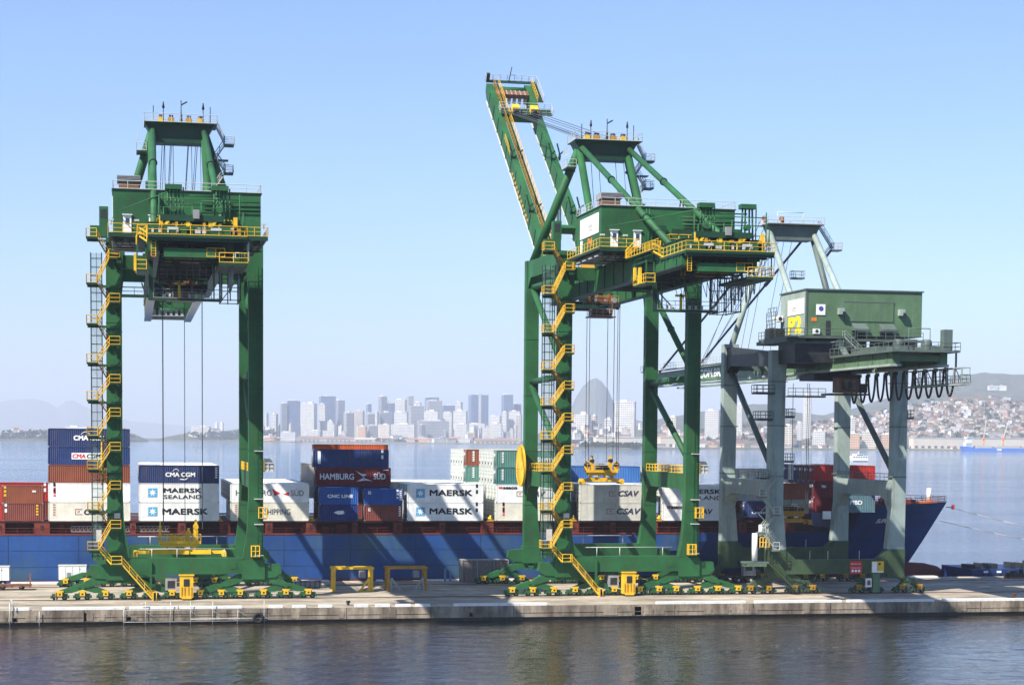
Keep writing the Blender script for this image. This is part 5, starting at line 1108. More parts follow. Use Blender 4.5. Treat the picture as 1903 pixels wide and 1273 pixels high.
def arc(x0, x1, z0, z1, up, n=8):                           # crescent stroke
    P = [(x0 + (x1 - x0) * k / n, z0 + up * math.sin(math.pi * k / n * .9 + .1)) for k in range(n + 1)]
    return P + [(x, z - .035) for x, z in reversed(P)]
def box_mark(fx, fz, fw, fh): return [('p', GREYT, [(fx, fz), (fx + fw, fz), (fx + fw, fz + fh * .14), (fx + fw * .12, fz + fh * .14), (fx + fw * .12, fz + fh * .86), (fx + fw, fz + fh * .86), (fx + fw, fz + fh), (fx, fz + fh)]), ('p', GREYT, [(fx + fw * .3, fz + fh * .3), (fx + fw * .5, fz + fh * .45), (fx + fw * .7, fz + fh * .3), (fx + fw * .6, fz + fh * .55), (fx + fw * .7, fz + fh * .75), (fx + fw * .5, fz + fh * .6), (fx + fw * .3, fz + fh * .75), (fx + fw * .4, fz + fh * .55)])]
# bay 0, partly outside on the left
container(xl(4), Z0, 0, F20, 2.68, 'rust', 'brown short container, lower of the front pair at the far left', marks=[('v', WHITET, .06, 2), ('v', YEL, .82, 4)])
container(xl(3), Z0 + 2.7, 0, F20, 2.68, 'brown', 'brown short container, upper of the front pair at the far left', marks=[('v', YEL, .06, 3), ('t', 'tex', WHITET, .74, .62, .1, .12)])
container(xl(-70), Z0, 0, F20, 2.68, 'red', 'red container cut by the left picture edge, in the lower tier'); container(xl(-70), Z0 + 2.7, 0, F20, 2.68, 'red', 'red container cut by the left picture edge, in the upper tier')
container(xl(-62), Z0, 3, F40, 2.8, 'rust', 'dark red long container half hidden behind the short brown pair, lower tier'); container(xl(-62), Z0 + 2.82, 3, F40, 2.8, 'red', 'bright red long container rising behind the short brown pair', marks=[('t', 'cai', WHITET, .68, .72, .07, .12), ('v', WHITET, .9, 2)])
# bay 1: the tall stack
b = xl(90)
container(b, Z0, 0, F40, 2.88, 'cream', 'cream long container at the bottom of the five-high stack behind the lift shaft', True, [('v', GREYT, .055, 5), ('t', 'CSAV', NAVYT, .43, .33, .3, .32, .03, .3)] + box_mark(.32, .33, .09, .32))
container(b, Z0 + 2.9, 0, F40, 2.88, 'white', 'plain white long container, second from the bottom of the five-high stack', True, [('v', BLACKT, .06, 2), ('v', REDT, .062, 5)])
container(b, Z0 + 5.8, 0, F40, 2.74, 'brown', 'brown long container in the middle of the five-high stack')
container(b, Z0 + 8.56, 0, F40, 2.74, 'navy2', 'dark blue long container with boxed red and white lettering, second from the top', marks=[('p', WHITET, [(.285, .3), (.66, .3), (.66, .66), (.285, .66)]), ('t', 'CMA', REDT, .295, .36, .16, .24, .03, .15), ('t', 'CGM', BLACKT, .47, .36, .17, .24, .03, .15)])
container(b, Z0 + 11.32, 0, F40, 2.74, 'navy', 'dark blue long container with white curved-swoosh lettering, topmost of the five-high stack', marks=[('t', 'CMA CGM', WHITET, .31, .34, .38, .28, .04), ('p', WHITET, arc(.40, .51, .68, .8, .16))])
# bay 2
b = xl(258)
container(b, Z0, 0, F40, 2.88, 'white', 'white container with pale blue star square and one bold word, bottom of its stack', True, [('star', .115, .26, 1.38), ('t', 'MAERSK', BLACKT, .29, .34, .57, .33, .04)])
container(b, Z0 + 2.9, 0, F40, 2.88, 'white', 'white container with blue star square and two lines of black lettering', True, [('star', .115, .26, 1.38), ('t', 'MAERSK', BLACKT, .31, .50, .47, .25, .03), ('t', 'SEALAND', BLACKT, .31, .18, .47, .21, .01)])
container(b, Z0 + 5.8, 0, F40, 2.74, 'navy', 'dark blue container with white swoosh lettering on top of two blue-star white ones', marks=[('t', 'CMA CGM', WHITET, .33, .36, .37, .25, .03), ('p', WHITET, arc(.42, .5, .66, .8, .16)), ('p', WHITET, [(.51, .2), (.58, .18), (.62, .32), (.57, .24), (.51, .25)]), ('v', WHITET, .95, 5)])
for row in range(1, 12):
    container(b + (.0 if row % 2 else .05), Z0 + 5.8, row, F40, 2.74, ('greyish', 'white', 'white', 'cream')[row % 4], 'pale container top in the rows behind the dark blue swoosh container', group='containers in rows behind the second bay')
for row in range(1, 4): container(b, Z0 + 2.9, row, F40, 2.88, 'white', 'white container in the hidden rows behind the two-line blue-star container', True, group='containers in the middle tier behind the second bay')
# bay 3
b = xl(428)
container(b, Z0, 0, F40, 2.88, 'cream', 'white container with thin grey lettering ending in SHIPPING, behind the right leg', True, [('v', GREYT, .06, 6), ('t', 'SHIPPING', NAVYT, .43, .33, .33, .32, .0)])
container(b, Z0 + 2.9, 0, F40, 2.88, 'white', 'white container with a red pennant mark between two words, behind the right leg', True, [('t', 'HAMBURG', NAVYT, .07, .36, .45, .3, .0), ('t', 'S\u00dcD', NAVYT, .77, .34, .16, .38, .0), ('p', REDT, [(.53, .72), (.63, .5), (.56, .32)]), ('p', REDT, [(.67, .44), (.74, .56), (.745, .34)])])
for row in range(1, 12): container(b, Z0 + 2.9, row, F40, 2.88, 'white' if row % 3 else 'cream', 'white container roof in the rows behind the red pennant container', True, group='containers in rows behind the third bay')
for row in range(1, 5): container(b, Z0, row, F40, 2.88, 'white', 'white container in the lower rows behind the red pennant container', True, group='containers in the lower tier behind the third bay')
# bay 4
b = xl(594)
container(b, Z0, 0, F20, 2.6, 'deep_blue', 'deep blue short container with a small white wing emblem, below the pale-lettered one', marks=[('p', WHITET, [(.36, .5), (.46, .6), (.62, .62), (.6, .4), (.48, .38), (.44, .42)]), ('t', 'DELMAS', WHITET, .44, .42, .2, .14)])
container(b, Z0 + 2.62, 0, F20, 2.6, 'blue', 'blue short container with pale spaced lettering, left of the brighter blue one', marks=[('t', 'CNC LINE', WHITET, .2, .38, .66, .2, .03)])
b = xl(677)
container(b, Z0, 0, F20, 2.5, 'rust', 'brown short container below the bright blue short container', marks=[('t', 'G', WHITET, .1, .6, .06, .2), ('v', WHITET, .9, 5)])
container(b, Z0 + 2.52, 0, F20, 2.5, 'blue', 'bright blue short container half in shadow on a brown one', marks=[('t', 'B', WHITET, .1, .66, .08, .2), ('v', WHITET, .84, 3), ('v', WHITET, .92, 5)])
b = at(586, 880, 299.48)[0]
container(b, 14.65, 3, F40, 2.9, 'maroon', 'maroon container with white serif-style lettering and crossed pennant emblem', marks=[('t', 'HAMBURG', WHITET, .06, .34, .45, .34, .02), ('t', 'S\u00dcD', WHITET, .77, .36, .16, .4, .02), ('p', WHITET, [(.53, .84), (.6, .68), (.68, .62), (.62, .5), (.7, .34), (.76, .26), (.66, .3), (.54, .24), (.6, .36), (.65, .48), (.6, .6)]), ('p', WHITET, [(.9, .9), (.97, .9), (.97, .86), (.9, .86)])])
container(at(582, 850, 299.48)[0], 17.57, 3, F40, 2.9, 'navy2', 'dark blue container with a white end stripe on top of the maroon one', marks=[('p', WHITET, [(.06, .2), (.1, .2), (.1, .9), (.06, .9)]), ('v', WHITET, .9, 2)])
for zz, kk in ((9.36, 'rust'), (12.0, 'navy')): container(b, zz, 3, F40, 2.6, kk, 'dark container low in the row behind the two short blue ones, %s' % ('brown' if kk == 'rust' else 'navy'))
container(at(583, 831, 304.6)[0], 18.4, 5, F40, 2.85, 'orange', 'orange red container showing its top edge behind the dark blue one')
for k, zz in enumerate((15.2, 12.3)): container(at(560, 870, 309.7)[0], zz, 7, F40, 2.88, 'greyish', 'grey container with gridded end behind the maroon one, %s' % ('upper' if k == 0 else 'lower'), True)
# bay 5
b = xl(757)
container(b, Z0, 0, F40, 2.88, 'white', 'white container with star square and bold word, bottom tier, right of the short blue ones', True, [('star', .115, .26, 1.38), ('t', 'MAERSK', BLACKT, .29, .36, .565, .34, .04), ('v', BLACKT, .9, 2)])
container(b, Z0 + 2.9, 0, F40, 2.88, 'white', 'white container with star square and bold word, crossed by slanting shadows, upper tier', True, [('star', .115, .26, 1.38), ('t', 'MAERSK', BLACKT, .29, .36, .565, .34, .04), ('v', BLACKT, .9, 2)])
for row in range(1, 12): container(b - (.9 if row > 3 else 0), Z0 + 2.9, row, F40, 2.88, 'white' if row % 4 else 'cream', 'white container roof in the rows behind the shadow-crossed star container', True, group='containers in rows behind the fifth bay')
for row in range(1, 4): container(b, Z0, row, F40, 2.88, 'cream', 'white container in the lower rows behind the shadow-crossed star container', True, group='containers in the lower tier behind the fifth bay')
# bay 6
b = xl(922)
container(b, Z0, 0, F40, 2.88, 'cream', 'cream container with a red and black code column, behind the cable reel', True, [('v', BLACKT, .085, 2), ('v', REDT, .086, 5)])
container(b, Z0 + 2.9, 0, F40, 2.88, 'white', 'white container with red and black leasing mark, just below the teal pair', True, [('t', 'GE', REDT, .03, .76, .055, .12, .03), ('t', 'seaco', BLACKT, .09, .74, .19, .13, .03), ('t', 'CSAV', NAVYT, .38, .33, .28, .32, .02, .3)] + box_mark(.27, .33, .09, .3))
container(b, Z0 + 5.8, 0, F40, 2.7, 'sea_green', 'teal container with white vertical code, lower of the pair beside the cable reel', marks=[('v', WHITET, .07, 7), ('t', 'CHINA SHIPPING', WHITET, .32, .2, .5, .28), ('p', REDT, [(.3, .7), (.33, .7), (.33, .95), (.3, .95)])])
container(b, Z0 + 8.52, 0, F40, 2.7, 'teal', 'teal container with white vertical code, upper of the pair beside the cable reel', marks=[('v', WHITET, .07, 7), ('t', 'CHINA SHIPPING', WHITET, .32, .3, .5, .3)])
for row in range(1, 6):
    for k, zz in enumerate((5.8, 8.52)): container(b, Z0 + zz, row, F40, 2.7, ('grid_white', 'greyish')[row % 2], 'pale container showing its gridded end behind the teal pair', True, group='pale ends in rows behind the teal pair')
    container(b, Z0 + 2.9, row, F40, 2.88, 'white', 'white container end with small marks below the pale gridded ends', True, group='white ends below the gridded ones')
    container(b, Z0, row, F40, 2.88, 'greyish', 'grey container end in the bottom tier beside the star containers', True, group='grey ends in the bottom tier')
bq = at(866, 860, 307.2)[0]
for row in range(6, 12):
    for k, zz in enumerate((5.8, 8.52)):
        if row == 6: container(bq, Z0 + zz, row, F40, 2.7, ('teal', 'brown')[k], ('teal container side with a white vertical code, below the brown one' if k == 0 else 'red brown container side with white vertical lettering, top of the pale gridded stack'), marks=[('v', WHITET, .09, 6)])
        else: container(bq, Z0 + zz, row, F40, 2.7, ('grid_white', 'greyish')[row % 2], 'pale container with gridded end in the rearmost rows behind the teal pair', True, group='pale ends in the rearmost rows')
    container(bq, Z0 + 2.9, row, F40, 2.88, 'white', 'white container roof under the rearmost gridded ends', True, group='white containers under the rearmost rows')
# bay 7
b = xl(1078)
container(b, Z0, 0, F40, 2.88, 'greyish', 'light grey container with slanted dark lettering, bottom tier between the raised-boom crane legs', True, [('t', 'CSAV', NAVYT, .5, .36, .33, .34, .03, .3)] + box_mark(.36, .36, .11, .32))
container(b, Z0 + 2.9, 0, F40, 2.88, 'greyish', 'light grey container with slanted dark lettering, upper tier under the hanging spreader', True, [('t', 'CSAV', NAVYT, .52, .36, .28, .32, .03, .3)] + box_mark(.39, .36, .1, .28))
for row in range(1, 4):
    container(b, Z0 + 2.9, row, F40, 2.88, 'white', 'white container in the rows behind the two slanted-lettering containers', True, group='containers in rows behind the seventh bay')
container(at(1058, 875, 302)[0], Z0 + 5.9, 4, F40, 2.75, 'sky_blue', 'bright blue ribbed container behind the hanging yellow spreader')
container(at(1175, 875, 304)[0], Z0 + 5.9, 5, F40, 2.75, 'grid_white', 'white gridded container right of the bright blue ribbed one', True)
for zz in (Z0, Z0 + 2.95): container(at(1058, 875, 302)[0], zz, 4, F40, 2.75, 'white', 'white container hidden under the bright blue ribbed one', True, group='containers under the bright blue one')
# bay 8
b = xl(1231)
container(b, Z0, 0, F40, 2.88, 'white', 'white container with small red and black leasing mark, inside the portal of the raised-boom crane', True, [('t', 'GE', REDT, .06, .68, .055, .15, .03), ('t', 'seaco', BLACKT, .12, .66, .17, .16, .03), ('t', 'CSAV', NAVYT, .44, .36, .26, .3, .03, .2)])
container(b, Z0 + 2.9, 0, F40, 2.88, 'white', 'white container with two lines of black lettering right of the raised-boom crane', True, [('t', 'MAERSK', BLACKT, .31, .50, .5, .27, .03), ('t', 'SEALAND', BLACKT, .31, .16, .52, .23, .01)])
for row in range(1, 4): container(b, Z0 + 2.9, row, F40, 2.88, 'white', 'white container in the rows behind the right-hand two-line container', True, group='containers in rows behind the eighth bay')
# bays near the bow
container(xl(1384, 950), 9.9, 0, F20, 2.6, 'navy2', 'dark blue short container with small white lettering behind the pale crane left legs', marks=[('t', 'LL', REDT, .34, .5, .14, .2, .03), ('t', 'LINEA', WHITET, .2, .22, .55, .13)])
container(at(1362, 930, 302)[0], 12.5, 4, F20, 2.6, 'orange', 'orange short container in shade behind the small dark blue one'); container(at(1362, 930, 302)[0], 9.8, 4, F20, 2.6, 'rust', 'brown short container under the orange one')
for k, zz in enumerate((15.2, 12.4)): container(at(1372, 900, 297)[0], zz, 2, F20, 2.6, 'greyish', 'pale short container behind the pale crane walkway, %s tier' % ('upper' if k == 0 else 'lower'))
b = xl(1438, 950)
container(b, 10.5, 0, F20, 2.3, 'grey_green', 'grey green short container with white mark, under a brown one, between the pale crane legs', marks=[('t', 'PCA', WHITET, .5, .5, .2, .2, .03)])
container(b, 12.85, 0, F20, 2.6, 'brown', 'brown short container with slanting shadows on the grey green one, between the pale crane legs')
b = at(1513, 880, 296.9)[0]
for row in range(2, 9):
    for k, zz in enumerate((10.4, 13.05, 15.75)):
        cl = ('maroon', 'maroon', 'red')[k] if row == 2 else (('orange', 'rust', 'rust')[k] if row < 4 else (('cream', 'navy', 'rust', 'navy2')[(row + k) % 4]))
        lab = ('red container with dark shadow, topmost near the bow' if k == 2 else 'maroon container below the topmost red one near the bow, %s' % ('middle' if k else 'lowest')) if row == 2 else 'container end in the rows left of the topmost red container'
        container(b, zz, row, F40 - 1.3, 2.62, cl, lab, group=None if row == 2 else 'container ends near the bow', marks=[('t', 'TEX', WHITET, .12, .6, .08, .16)] if row == 2 and k == 1 else ())
container(xl(1562, 940), 10.7, 0, F20, 3.0, 'slate_teal', 'slate teal short container with white lettering framed by the pale crane right legs', marks=[('t', 'PIBD', WHITET, .27, .42, .36, .24, .03)])
# ---------------------------------------------------------------- the far shore
def land_mat(name, a, b, sc):
    m = paint(name, a, .95, .3, sc * 2, spec=.1); n = m.node_tree.nodes; l = m.node_tree.links; bs = n['Principled BSDF']; src = bs.inputs['Base Color'].links[0].from_socket
    tc = n.new('ShaderNodeTexCoord'); z = n.new('ShaderNodeTexNoise'); z.inputs['Scale'].default_value = sc; z.inputs['Detail'].default_value = 8; z.inputs['Roughness'].default_value = .7; l.new(tc.outputs['Object'], z.inputs['Vector'])
    r = n.new('ShaderNodeMapRange'); r.inputs[1].default_value = .42; r.inputs[2].default_value = .62; l.new(z.outputs['Fac'], r.inputs[0]); mx = n.new('ShaderNodeMix'); mx.data_type = 'RGBA'
    l.new(r.outputs[0], mx.inputs[0]); l.new(src, mx.inputs[6]); mx.inputs[7].default_value = (*b, 1); l.new(mx.outputs[2], bs.inputs['Base Color']); return m
HILLM = land_mat('wooded_hill', (.045, .058, .032), (.10, .095, .06), .012); SHOREM = land_mat('shore_ground', (.16, .15, .11), (.07, .075, .045), .02); FAVM = land_mat('built_hillside', (.17, .13, .095), (.06, .065, .04), .018); ROCKM = land_mat('bare_rock', (.13, .13, .125), (.07, .085, .06), .006)
def flat(name, pts, z, mat): tag(M_(mat).add([(x, y, z) for x, y in pts], [tuple(range(len(pts)))]).build(name), kind='structure')
def rampland(name, pts, back, z, mat):                      # ground behind a shoreline, with a low bank
    m = M_(mat); n = len(pts)
    vs = [(x, y, WZ - .5) for x, y in pts] + [(x, y + 18, z) for x, y in pts] + [(x * back / y, back, z + 2) for x, y in pts]
    m.add(vs, [(k, k + 1, k + 1 + n, k + n) for k in range(n - 1)] + [(k + n, k + 1 + n, k + 1 + 2 * n, k + 2 * n) for k in range(n - 1)]); tag(m.build(name), kind='structure')
rampland('city_shore', [(-2600, 6300), (-420, 6230), (-150, 6600), (110, 7000), (400, 7080), (612, 7100), (893, 6850), (1223, 6000), (1500, 5900), (3000, 5900)], 9500, 2.0, SHOREM)
rampland('right_shore', [(905, 4130), (985, 4060), (1120, 4150), (1320, 4280), (1548, 4330), (1970, 4480), (2600, 4600), (3400, 4700)], 5600, 2.0, SHOREM)
flat('spit', [at(1092, 841, 3900)[:1] + (3760,), at(1195, 841, 3900)[:1] + (3800,), at(1290, 842, 3900)[:1] + (3850,), at(1290, 842, 3900)[:1] + (3900,), at(1092, 841, 3900)[:1] + (3810,)], -.6, SHOREM)
def hill(name, ridge, Y, base, mat, rough=1.0, nx=90, ny=14, seed=1):
    rnd = random.Random(seed); pts = [at(u, v, Y) for u, v in ridge]; m = M_(mat); vs = []
    def zr(X):
        if X <= pts[0][0]: return pts[0][1]
        for (xa, za), (xb, zb) in zip(pts, pts[1:]):
            if X <= xb: t = (X - xa) / (xb - xa); t = t * t * (3 - 2 * t) * .4 + t * .6; return za + (zb - za) * t
        return pts[-1][1]
    x0, x1 = pts[0][0], pts[-1][0]
    for j in range(ny + 1):
        t = j / ny
        for i in range(nx + 1):
            Xr = x0 + (x1 - x0) * i / nx; y = base + (Y - base) * t; X = Xr * (y / Y); z = max(-4, zr(Xr) * (t ** 1.15)) + (rnd.uniform(-1, 1) * rough * (6 if 0 < j < ny else 2.0))
            vs.append((X, y, z))
    for i in range(nx + 1): X = x0 + (x1 - x0) * i / nx; vs.append((X, Y + (Y - base) * .8, 0))
    m.add(vs, [(j * (nx + 1) + i, j * (nx + 1) + i + 1, (j + 1) * (nx + 1) + i + 1, (j + 1) * (nx + 1) + i) for j in range(ny + 1) for i in range(nx)], True)
    return tag(m.build(name), kind='structure')
hill('mountain', [(-260, 800), (-120, 770), (0, 746), (30, 742), (62, 741), (90, 748), (108, 757), (122, 746), (136, 743), (160, 757), (200, 776), (260, 784), (330, 790), (430, 806)], 26000, 24000, ROCKM, 2, seed=3)
hill('left_headland', [(-120, 812), (-20, 807), (30, 804), (60, 800), (100, 797), (150, 797), (215, 799), (250, 807), (275, 818)], 6750, 6420, HILLM, .5, seed=4)
hill('middle_headland', [(280, 818), (330, 808), (352, 803), (400, 803), (425, 800), (450, 796), (480, 801), (520, 808), (570, 814)], 7500, 7150, HILLM, .5, seed=5)
hill('sugarloaf_mountain', [(1010, 800), (1036, 785), (1052, 772), (1062, 756), (1072, 735), (1085, 716), (1097, 706), (1107, 702.5), (1117, 708), (1129, 722), (1139, 744), (1150, 763), (1165, 774), (1190, 782), (1230, 800)], 10800, 10200, ROCKM, .6, nx=130, seed=6)
hill('back_ridge', [(1150, 806), (1190, 790), (1230, 778), (1280, 769), (1320, 763), (1345, 761), (1380, 753), (1420, 750), (1442, 753), (1480, 766), (1530, 771), (1580, 761), (1640, 743), (1690, 723), (1740, 707), (1790, 697), (1830, 693), (1870, 695), (1910, 697), (2000, 703), (2120, 720)], 8200, 6200, HILLM, 1.5, seed=7)
FH = [(1250, 822), (1290, 806), (1330, 795), (1360, 786), (1400, 782), (1440, 783), (1500, 788), (1560, 778), (1620, 765), (1680, 754), (1730, 744), (1790, 735), (1850, 737), (1910, 745), (2000, 752), (2100, 770)]
hill('favela_hill', FH, 5500, 4700, FAVM, .8, seed=8)

FAC = {'white': paint('white_facade', (.60, .58, .54), .7, .2, .06), 'cream': paint('cream_facade', (.62, .55, .44), .7, .1, .02), 'grey': paint('grey_facade', (.40, .40, .41), .6, .15, .02), 'blue': paint('blue_glass_facade', (.15, .21, .36), .35, .2, .03),
       'dgrey': paint('dark_grey_facade', (.27, .29, .34), .4, .2, .03), 'beige': paint('beige_facade', (.48, .42, .35), .7, .1, .02), 'peach': paint('peach_facade', (.60, .36, .2), .7, .1, .02), 'brownroof': paint('brown_roof', (.26, .15, .11), .8, .2, .03), 'redroof': paint('red_tile_roof', (.42, .15, .10), .8, .2, .03), 'tile': paint('orange_tile_roof', (.40, .19, .11), .8, .25, .2)}
WIN = paint('window_band', (.10, .11, .13), .3, .3, .05)
def tower(u0, u1, v0, Y, key, label, dep=28, rz=0., strip=None, top=None, floors=True, group='towers of the city across the bay', base=1.5, name='office_tower', win=None):
    x0, zt = at(u0, v0, Y); x1, _ = at(u1, v0, Y); w = (x1 - x0) / 2; h = zt - base
    if key in ('white', 'cream', 'beige', 'peach') and dep > 10: rz = -.35 - .3 * abs(rz)
    elif key in ('blue', 'dgrey', 'grey'): rz = .12 + abs(rz) * .5
    c = abs(math.cos(rz)); s = abs(math.sin(rz)); w = max(3., (w - s * dep / 2) / max(c, .3))
    r = empty(name, ((x0 + x1) / 2, Y + dep / 2, base), label, 'building', group, rz); d = dep / 2
    m = M_(FAC[key]).box(-w, w, -d, d, 0, h); m.build('wall', r)
    if floors:
        n = max(2, int(h / 5.5)); m = M_(WIN)
        for k in range(n):
            z = (k + .45) * h / n; m.box(-w * .94, w * .94, -d - .25, -d, z, z + h / n * .34); m.box(-w - .25, -w, -d * .94, d * .94, z, z + h / n * .38)
        nn = max(1, int(w / 5)); m.use(FAC[key])
        for k in range(1, 2 * nn): x = -w + k * w / nn; m.box(x - .9, x + .9, -d - .4, -d, 0, h)
        m.build('window_bands', r)
    m = M_(FAC[top or 'white'])
    rr = random.Random(int(u0 * 7 + v0)); q = rr.uniform(-.3, .3) * w
    m.box(q - w * .35, q + w * .35, -d * .4, d * .4, h, h + rr.uniform(4, 9)); m.box(-w - .3, w + .3, -d - .3, d + .3, h, h + 1.6)
    if rr.random() < .5: m.box(-w * .8, -w * .5, -d * .3, d * .3, h, h + 5)
    m.build('roof', r)
    if strip: M_(FAC['white']).box(-w * strip, w * strip, -d - 1.2, -d, 0, h + 6).build('stair_strip', r)
    return r
def zx(x): return 480 + x / 3.806
def zy(y): return 690 + y / 3.806
T = [(204, 298, 208, 7350, 'blue', 'dark blue glass tower, the leftmost tall one of the city, pale clutter on its roof', 30, .0), (160, 204, 228, 7340, 'dgrey', 'narrow stepped tower with white tops, joined to the left of the leftmost glass tower', 30, 0),
 (303, 420, 230, 7330, 'white', 'broad white tower with a darker right side, right of the leftmost glass tower', 34, -.45), (435, 550, 176, 7600, 'blue', 'plain blue slab tower standing behind the broad white tower', 40, 0), (552, 613, 206, 7450, 'dgrey', 'slim grey tower right of the plain blue slab', 34, .2),
 (430, 490, 234, 7400, 'white', 'small white block in front of the plain blue slab', 24, .3), (92, 143, 304, 7400, 'white', 'short white block left of the stepped tower', 24, -.3), (46, 76, 300, 7420, 'white', 'short white block beside the right crane leg', 24, -.2),
 (607, 680, 296, 7300, 'grey', 'pale grey mid-rise block right of the slim grey tower', 24, -.5), (680, 756, 280, 7280, 'beige', 'beige mid-rise block with flat roof in the middle of the skyline', 26, .2), (770, 801, 232, 7700, 'blue', 'small distant blue block rising alone behind the beige mid-rise', 30, 0),
 (762, 826, 302, 7350, 'grey', 'low grey office block right of the beige mid-rise', 24, .3), (856, 912, 180, 7600, 'dgrey', 'tall grey tower with a bright right edge', 30, -.3), (914, 968, 226, 7600, 'blue', 'bluish tower right of the tall bright-edged grey tower', 30, 0), (826, 858, 290, 7300, 'white', 'narrow white block with sunlit side below the tall grey tower', 20, -.5), (860, 946, 292, 7320, 'dgrey', 'bluish grey office block with white roof edge below the bluish tower', 26, 0),
 (970, 1056, 202, 7500, 'white', 'white stepped tower with dark arches in the skyline centre', 30, -.2), (1058, 1100, 176, 7650, 'grey', 'grey tower standing close behind the white stepped tower', 30, 0), (965, 1066, 290, 7250, 'white', 'bright white block below the white stepped tower', 26, -.3), (1070, 1176, 246, 7350, 'grey', 'wide grey glass block right of the bright white block', 30, .1),
 (1100, 1160, 222, 7550, 'white', 'pale block with roof clutter behind the wide grey glass block', 26, 0), (1185, 1280, 184, 7700, 'blue', 'blue rounded top storey rising behind a grey block', 30, 0), (1195, 1303, 210, 7550, 'grey', 'grey block with pale top band under the blue rounded storey', 34, 0), (1305, 1392, 242, 7650, 'blue', 'hazy blue low slab left of the twin blue tower', 30, 0), (1398, 1452, 220, 7600, 'white', 'white tower with grey left side, left of the twin blue tower', 26, .3),
 (1176, 1282, 286, 7300, 'white', 'sunlit white low block in front of the grey banded block', 24, -.2), (1310, 1382, 292, 7320, 'white', 'sunlit white low block in front of the hazy blue slab', 24, -.1), (1384, 1486, 284, 7280, 'white', 'sunlit white stepped block immediately left of the twin blue tower', 26, -.4),
 (1497, 1630, 166, 7500, 'blue', 'tall twin blue tower with a white vertical strip down its middle', 40, 0, .15), (1730, 1804, 166, 7600, 'blue', 'tall blue tower with white roof, right of the twin blue tower', 34, 0), (1806, 1862, 232, 7650, 'blue', 'low blue slab right of the tall white-roofed blue tower', 30, 0), (1640, 1722, 318, 7300, 'white', 'low white terrace block right of the twin blue tower', 24, -.3), (1726, 1772, 290, 7250, 'white', 'narrow white block in front of the white-roofed blue tower', 22, -.4), (1776, 1864, 284, 7280, 'white', 'broad white block left of the raised-boom crane leg', 26, -.2), (1826, 1872, 310, 7200, 'beige', 'narrow beige block beside the raised-boom crane far leg', 22, .2),
 (425, 438, 372, 7150, 'white', 'thin white clock tower on the waterfront before the broad white tower', 8, 0), (330, 545, 420, 7160, 'white', 'long low white waterfront building with a thin tower', 20, 0), (160, 272, 432, 7110, 'white', 'white waterfront building with many small roofs below the leftmost glass tower', 20, 0), (490, 542, 356, 7250, 'white', 'small white block with a dark front above the long white waterfront building', 20, -.4), (706, 772, 392, 7150, 'peach', 'peach coloured low block on the waterfront', 20, -.3), (772, 850, 386, 7170, 'grey', 'grey low block with pitched top right of the peach block', 22, .3), (850, 942, 378, 7130, 'cream', 'cream sunlit low block right of the grey pitched block', 22, -.3), (942, 1112, 376, 7160, 'white', 'long white block with dark window lines in the waterfront centre', 22, 0), (1130, 1352, 352, 7250, 'grey', 'wide pale grey hall with a stepped roof left of the twin blue tower', 28, 0), (1390, 1490, 376, 7120, 'white', 'white waterfront block with tall dark windows under the twin blue tower', 22, 0), (1495, 1612, 372, 7130, 'white', 'white villa-like block right of the tall dark windows', 22, .1), (1652, 1732, 372, 6900, 'white', 'domed white waterfront building left of the raised-boom crane', 22, 0), (1478, 1540, 432, 6700, 'peach', 'small pink waterfront building left of the domed white one', 18, 0)]
for t in T:
    tower(zx(t[0]), zx(t[1]), zy(t[2]), t[3], t[4], t[5], t[6], t[7], t[8] if len(t) > 8 else None)
for u0, u1, v, Y, key, lab in ((555, 601, 810.5, 7090, 'brownroof', 'long brown roofed quay warehouse at the left of the city waterfront'), (605, 655, 811.5, 7060, 'brownroof', 'brown roofed quay warehouse left of the red roofed one'), (737, 786, 813, 6950, 'redroof', 'red roofed quay warehouse on the city waterfront'), (787, 810, 813.5, 6920, 'dgrey', 'dark roofed quay warehouse right of the red roofed one'), (812, 880, 814, 6700, 'grey', 'long grey quay warehouse before the twin blue tower'), (884, 965, 815, 6300, 'brownroof', 'long grey brown quay warehouse left of the raised-boom crane'), (660, 734, 813, 7020, 'beige', 'long beige quay shed left of the red roofed warehouse')):
    x0, z = at(u0, v, Y); x1, _ = at(u1, v, Y); r = empty('warehouse', ((x0 + x1) / 2, Y, 1.5), lab, 'building', 'quay warehouses of the city'); w = (x1 - x0) / 2; z -= 1.5
    M_(FAC['beige']).box(-w, w, 0, 30, 0, z * .55).build('wall', r); M_(FAC[key]).prism([(-1, z * .55), (15, z), (31, z * .55)], -w - 1, w + 1, 'x').build('roof', r); m = M_(WIN)
    for k in range(max(2, int(w / 8))): x = -w + 6 + k * 16; m.box(x, x + 7, -.4, 0, 0, z * .35)
    m.build('doors', r)
HT = [M_(FAC['beige']), M_(FAC['cream']), M_(FAC['beige']), M_(FAC['peach']), M_(FAC['white']), M_(FAC['white']), M_(FAC['grey'])]
HM = []
for k, m in enumerate(HT):                                  # small house types: wall block, roof and window openings
    w, d, h = ((6, 5, 6), (8, 5, 5), (5, 5, 9), (7, 5, 5), (10, 6, 8), (6, 6, 12), (9, 5, 6))[k]; m.box(-w, w, -d, d, -4, h)
    m.use(WIN)
    for f in range(max(1, h // 3)):
        for x in range(int(-w + 1), int(w - 1), 3): m.box(x, x + 1.2, -d - .06, -d, f * 3 + 1, f * 3 + 2.3)
    if k in (2, 4, 5): m.use(FAC['grey']).box(-w - .2, w + .2, -d - .2, d + .2, h, h + .6); m.box(-w * .4, w * .1, -2, 2, h + .6, h + 2.4)
    else: m.use(FAC['tile' if k != 6 else 'brownroof']).prism([(-d - .6, h), (0, h + 2.2), (d + .6, h)], -w - .5, w + .5, 'x')
    o = m.build('hillside_house'); HM.append(o.data); bpy.data.objects.remove(o)
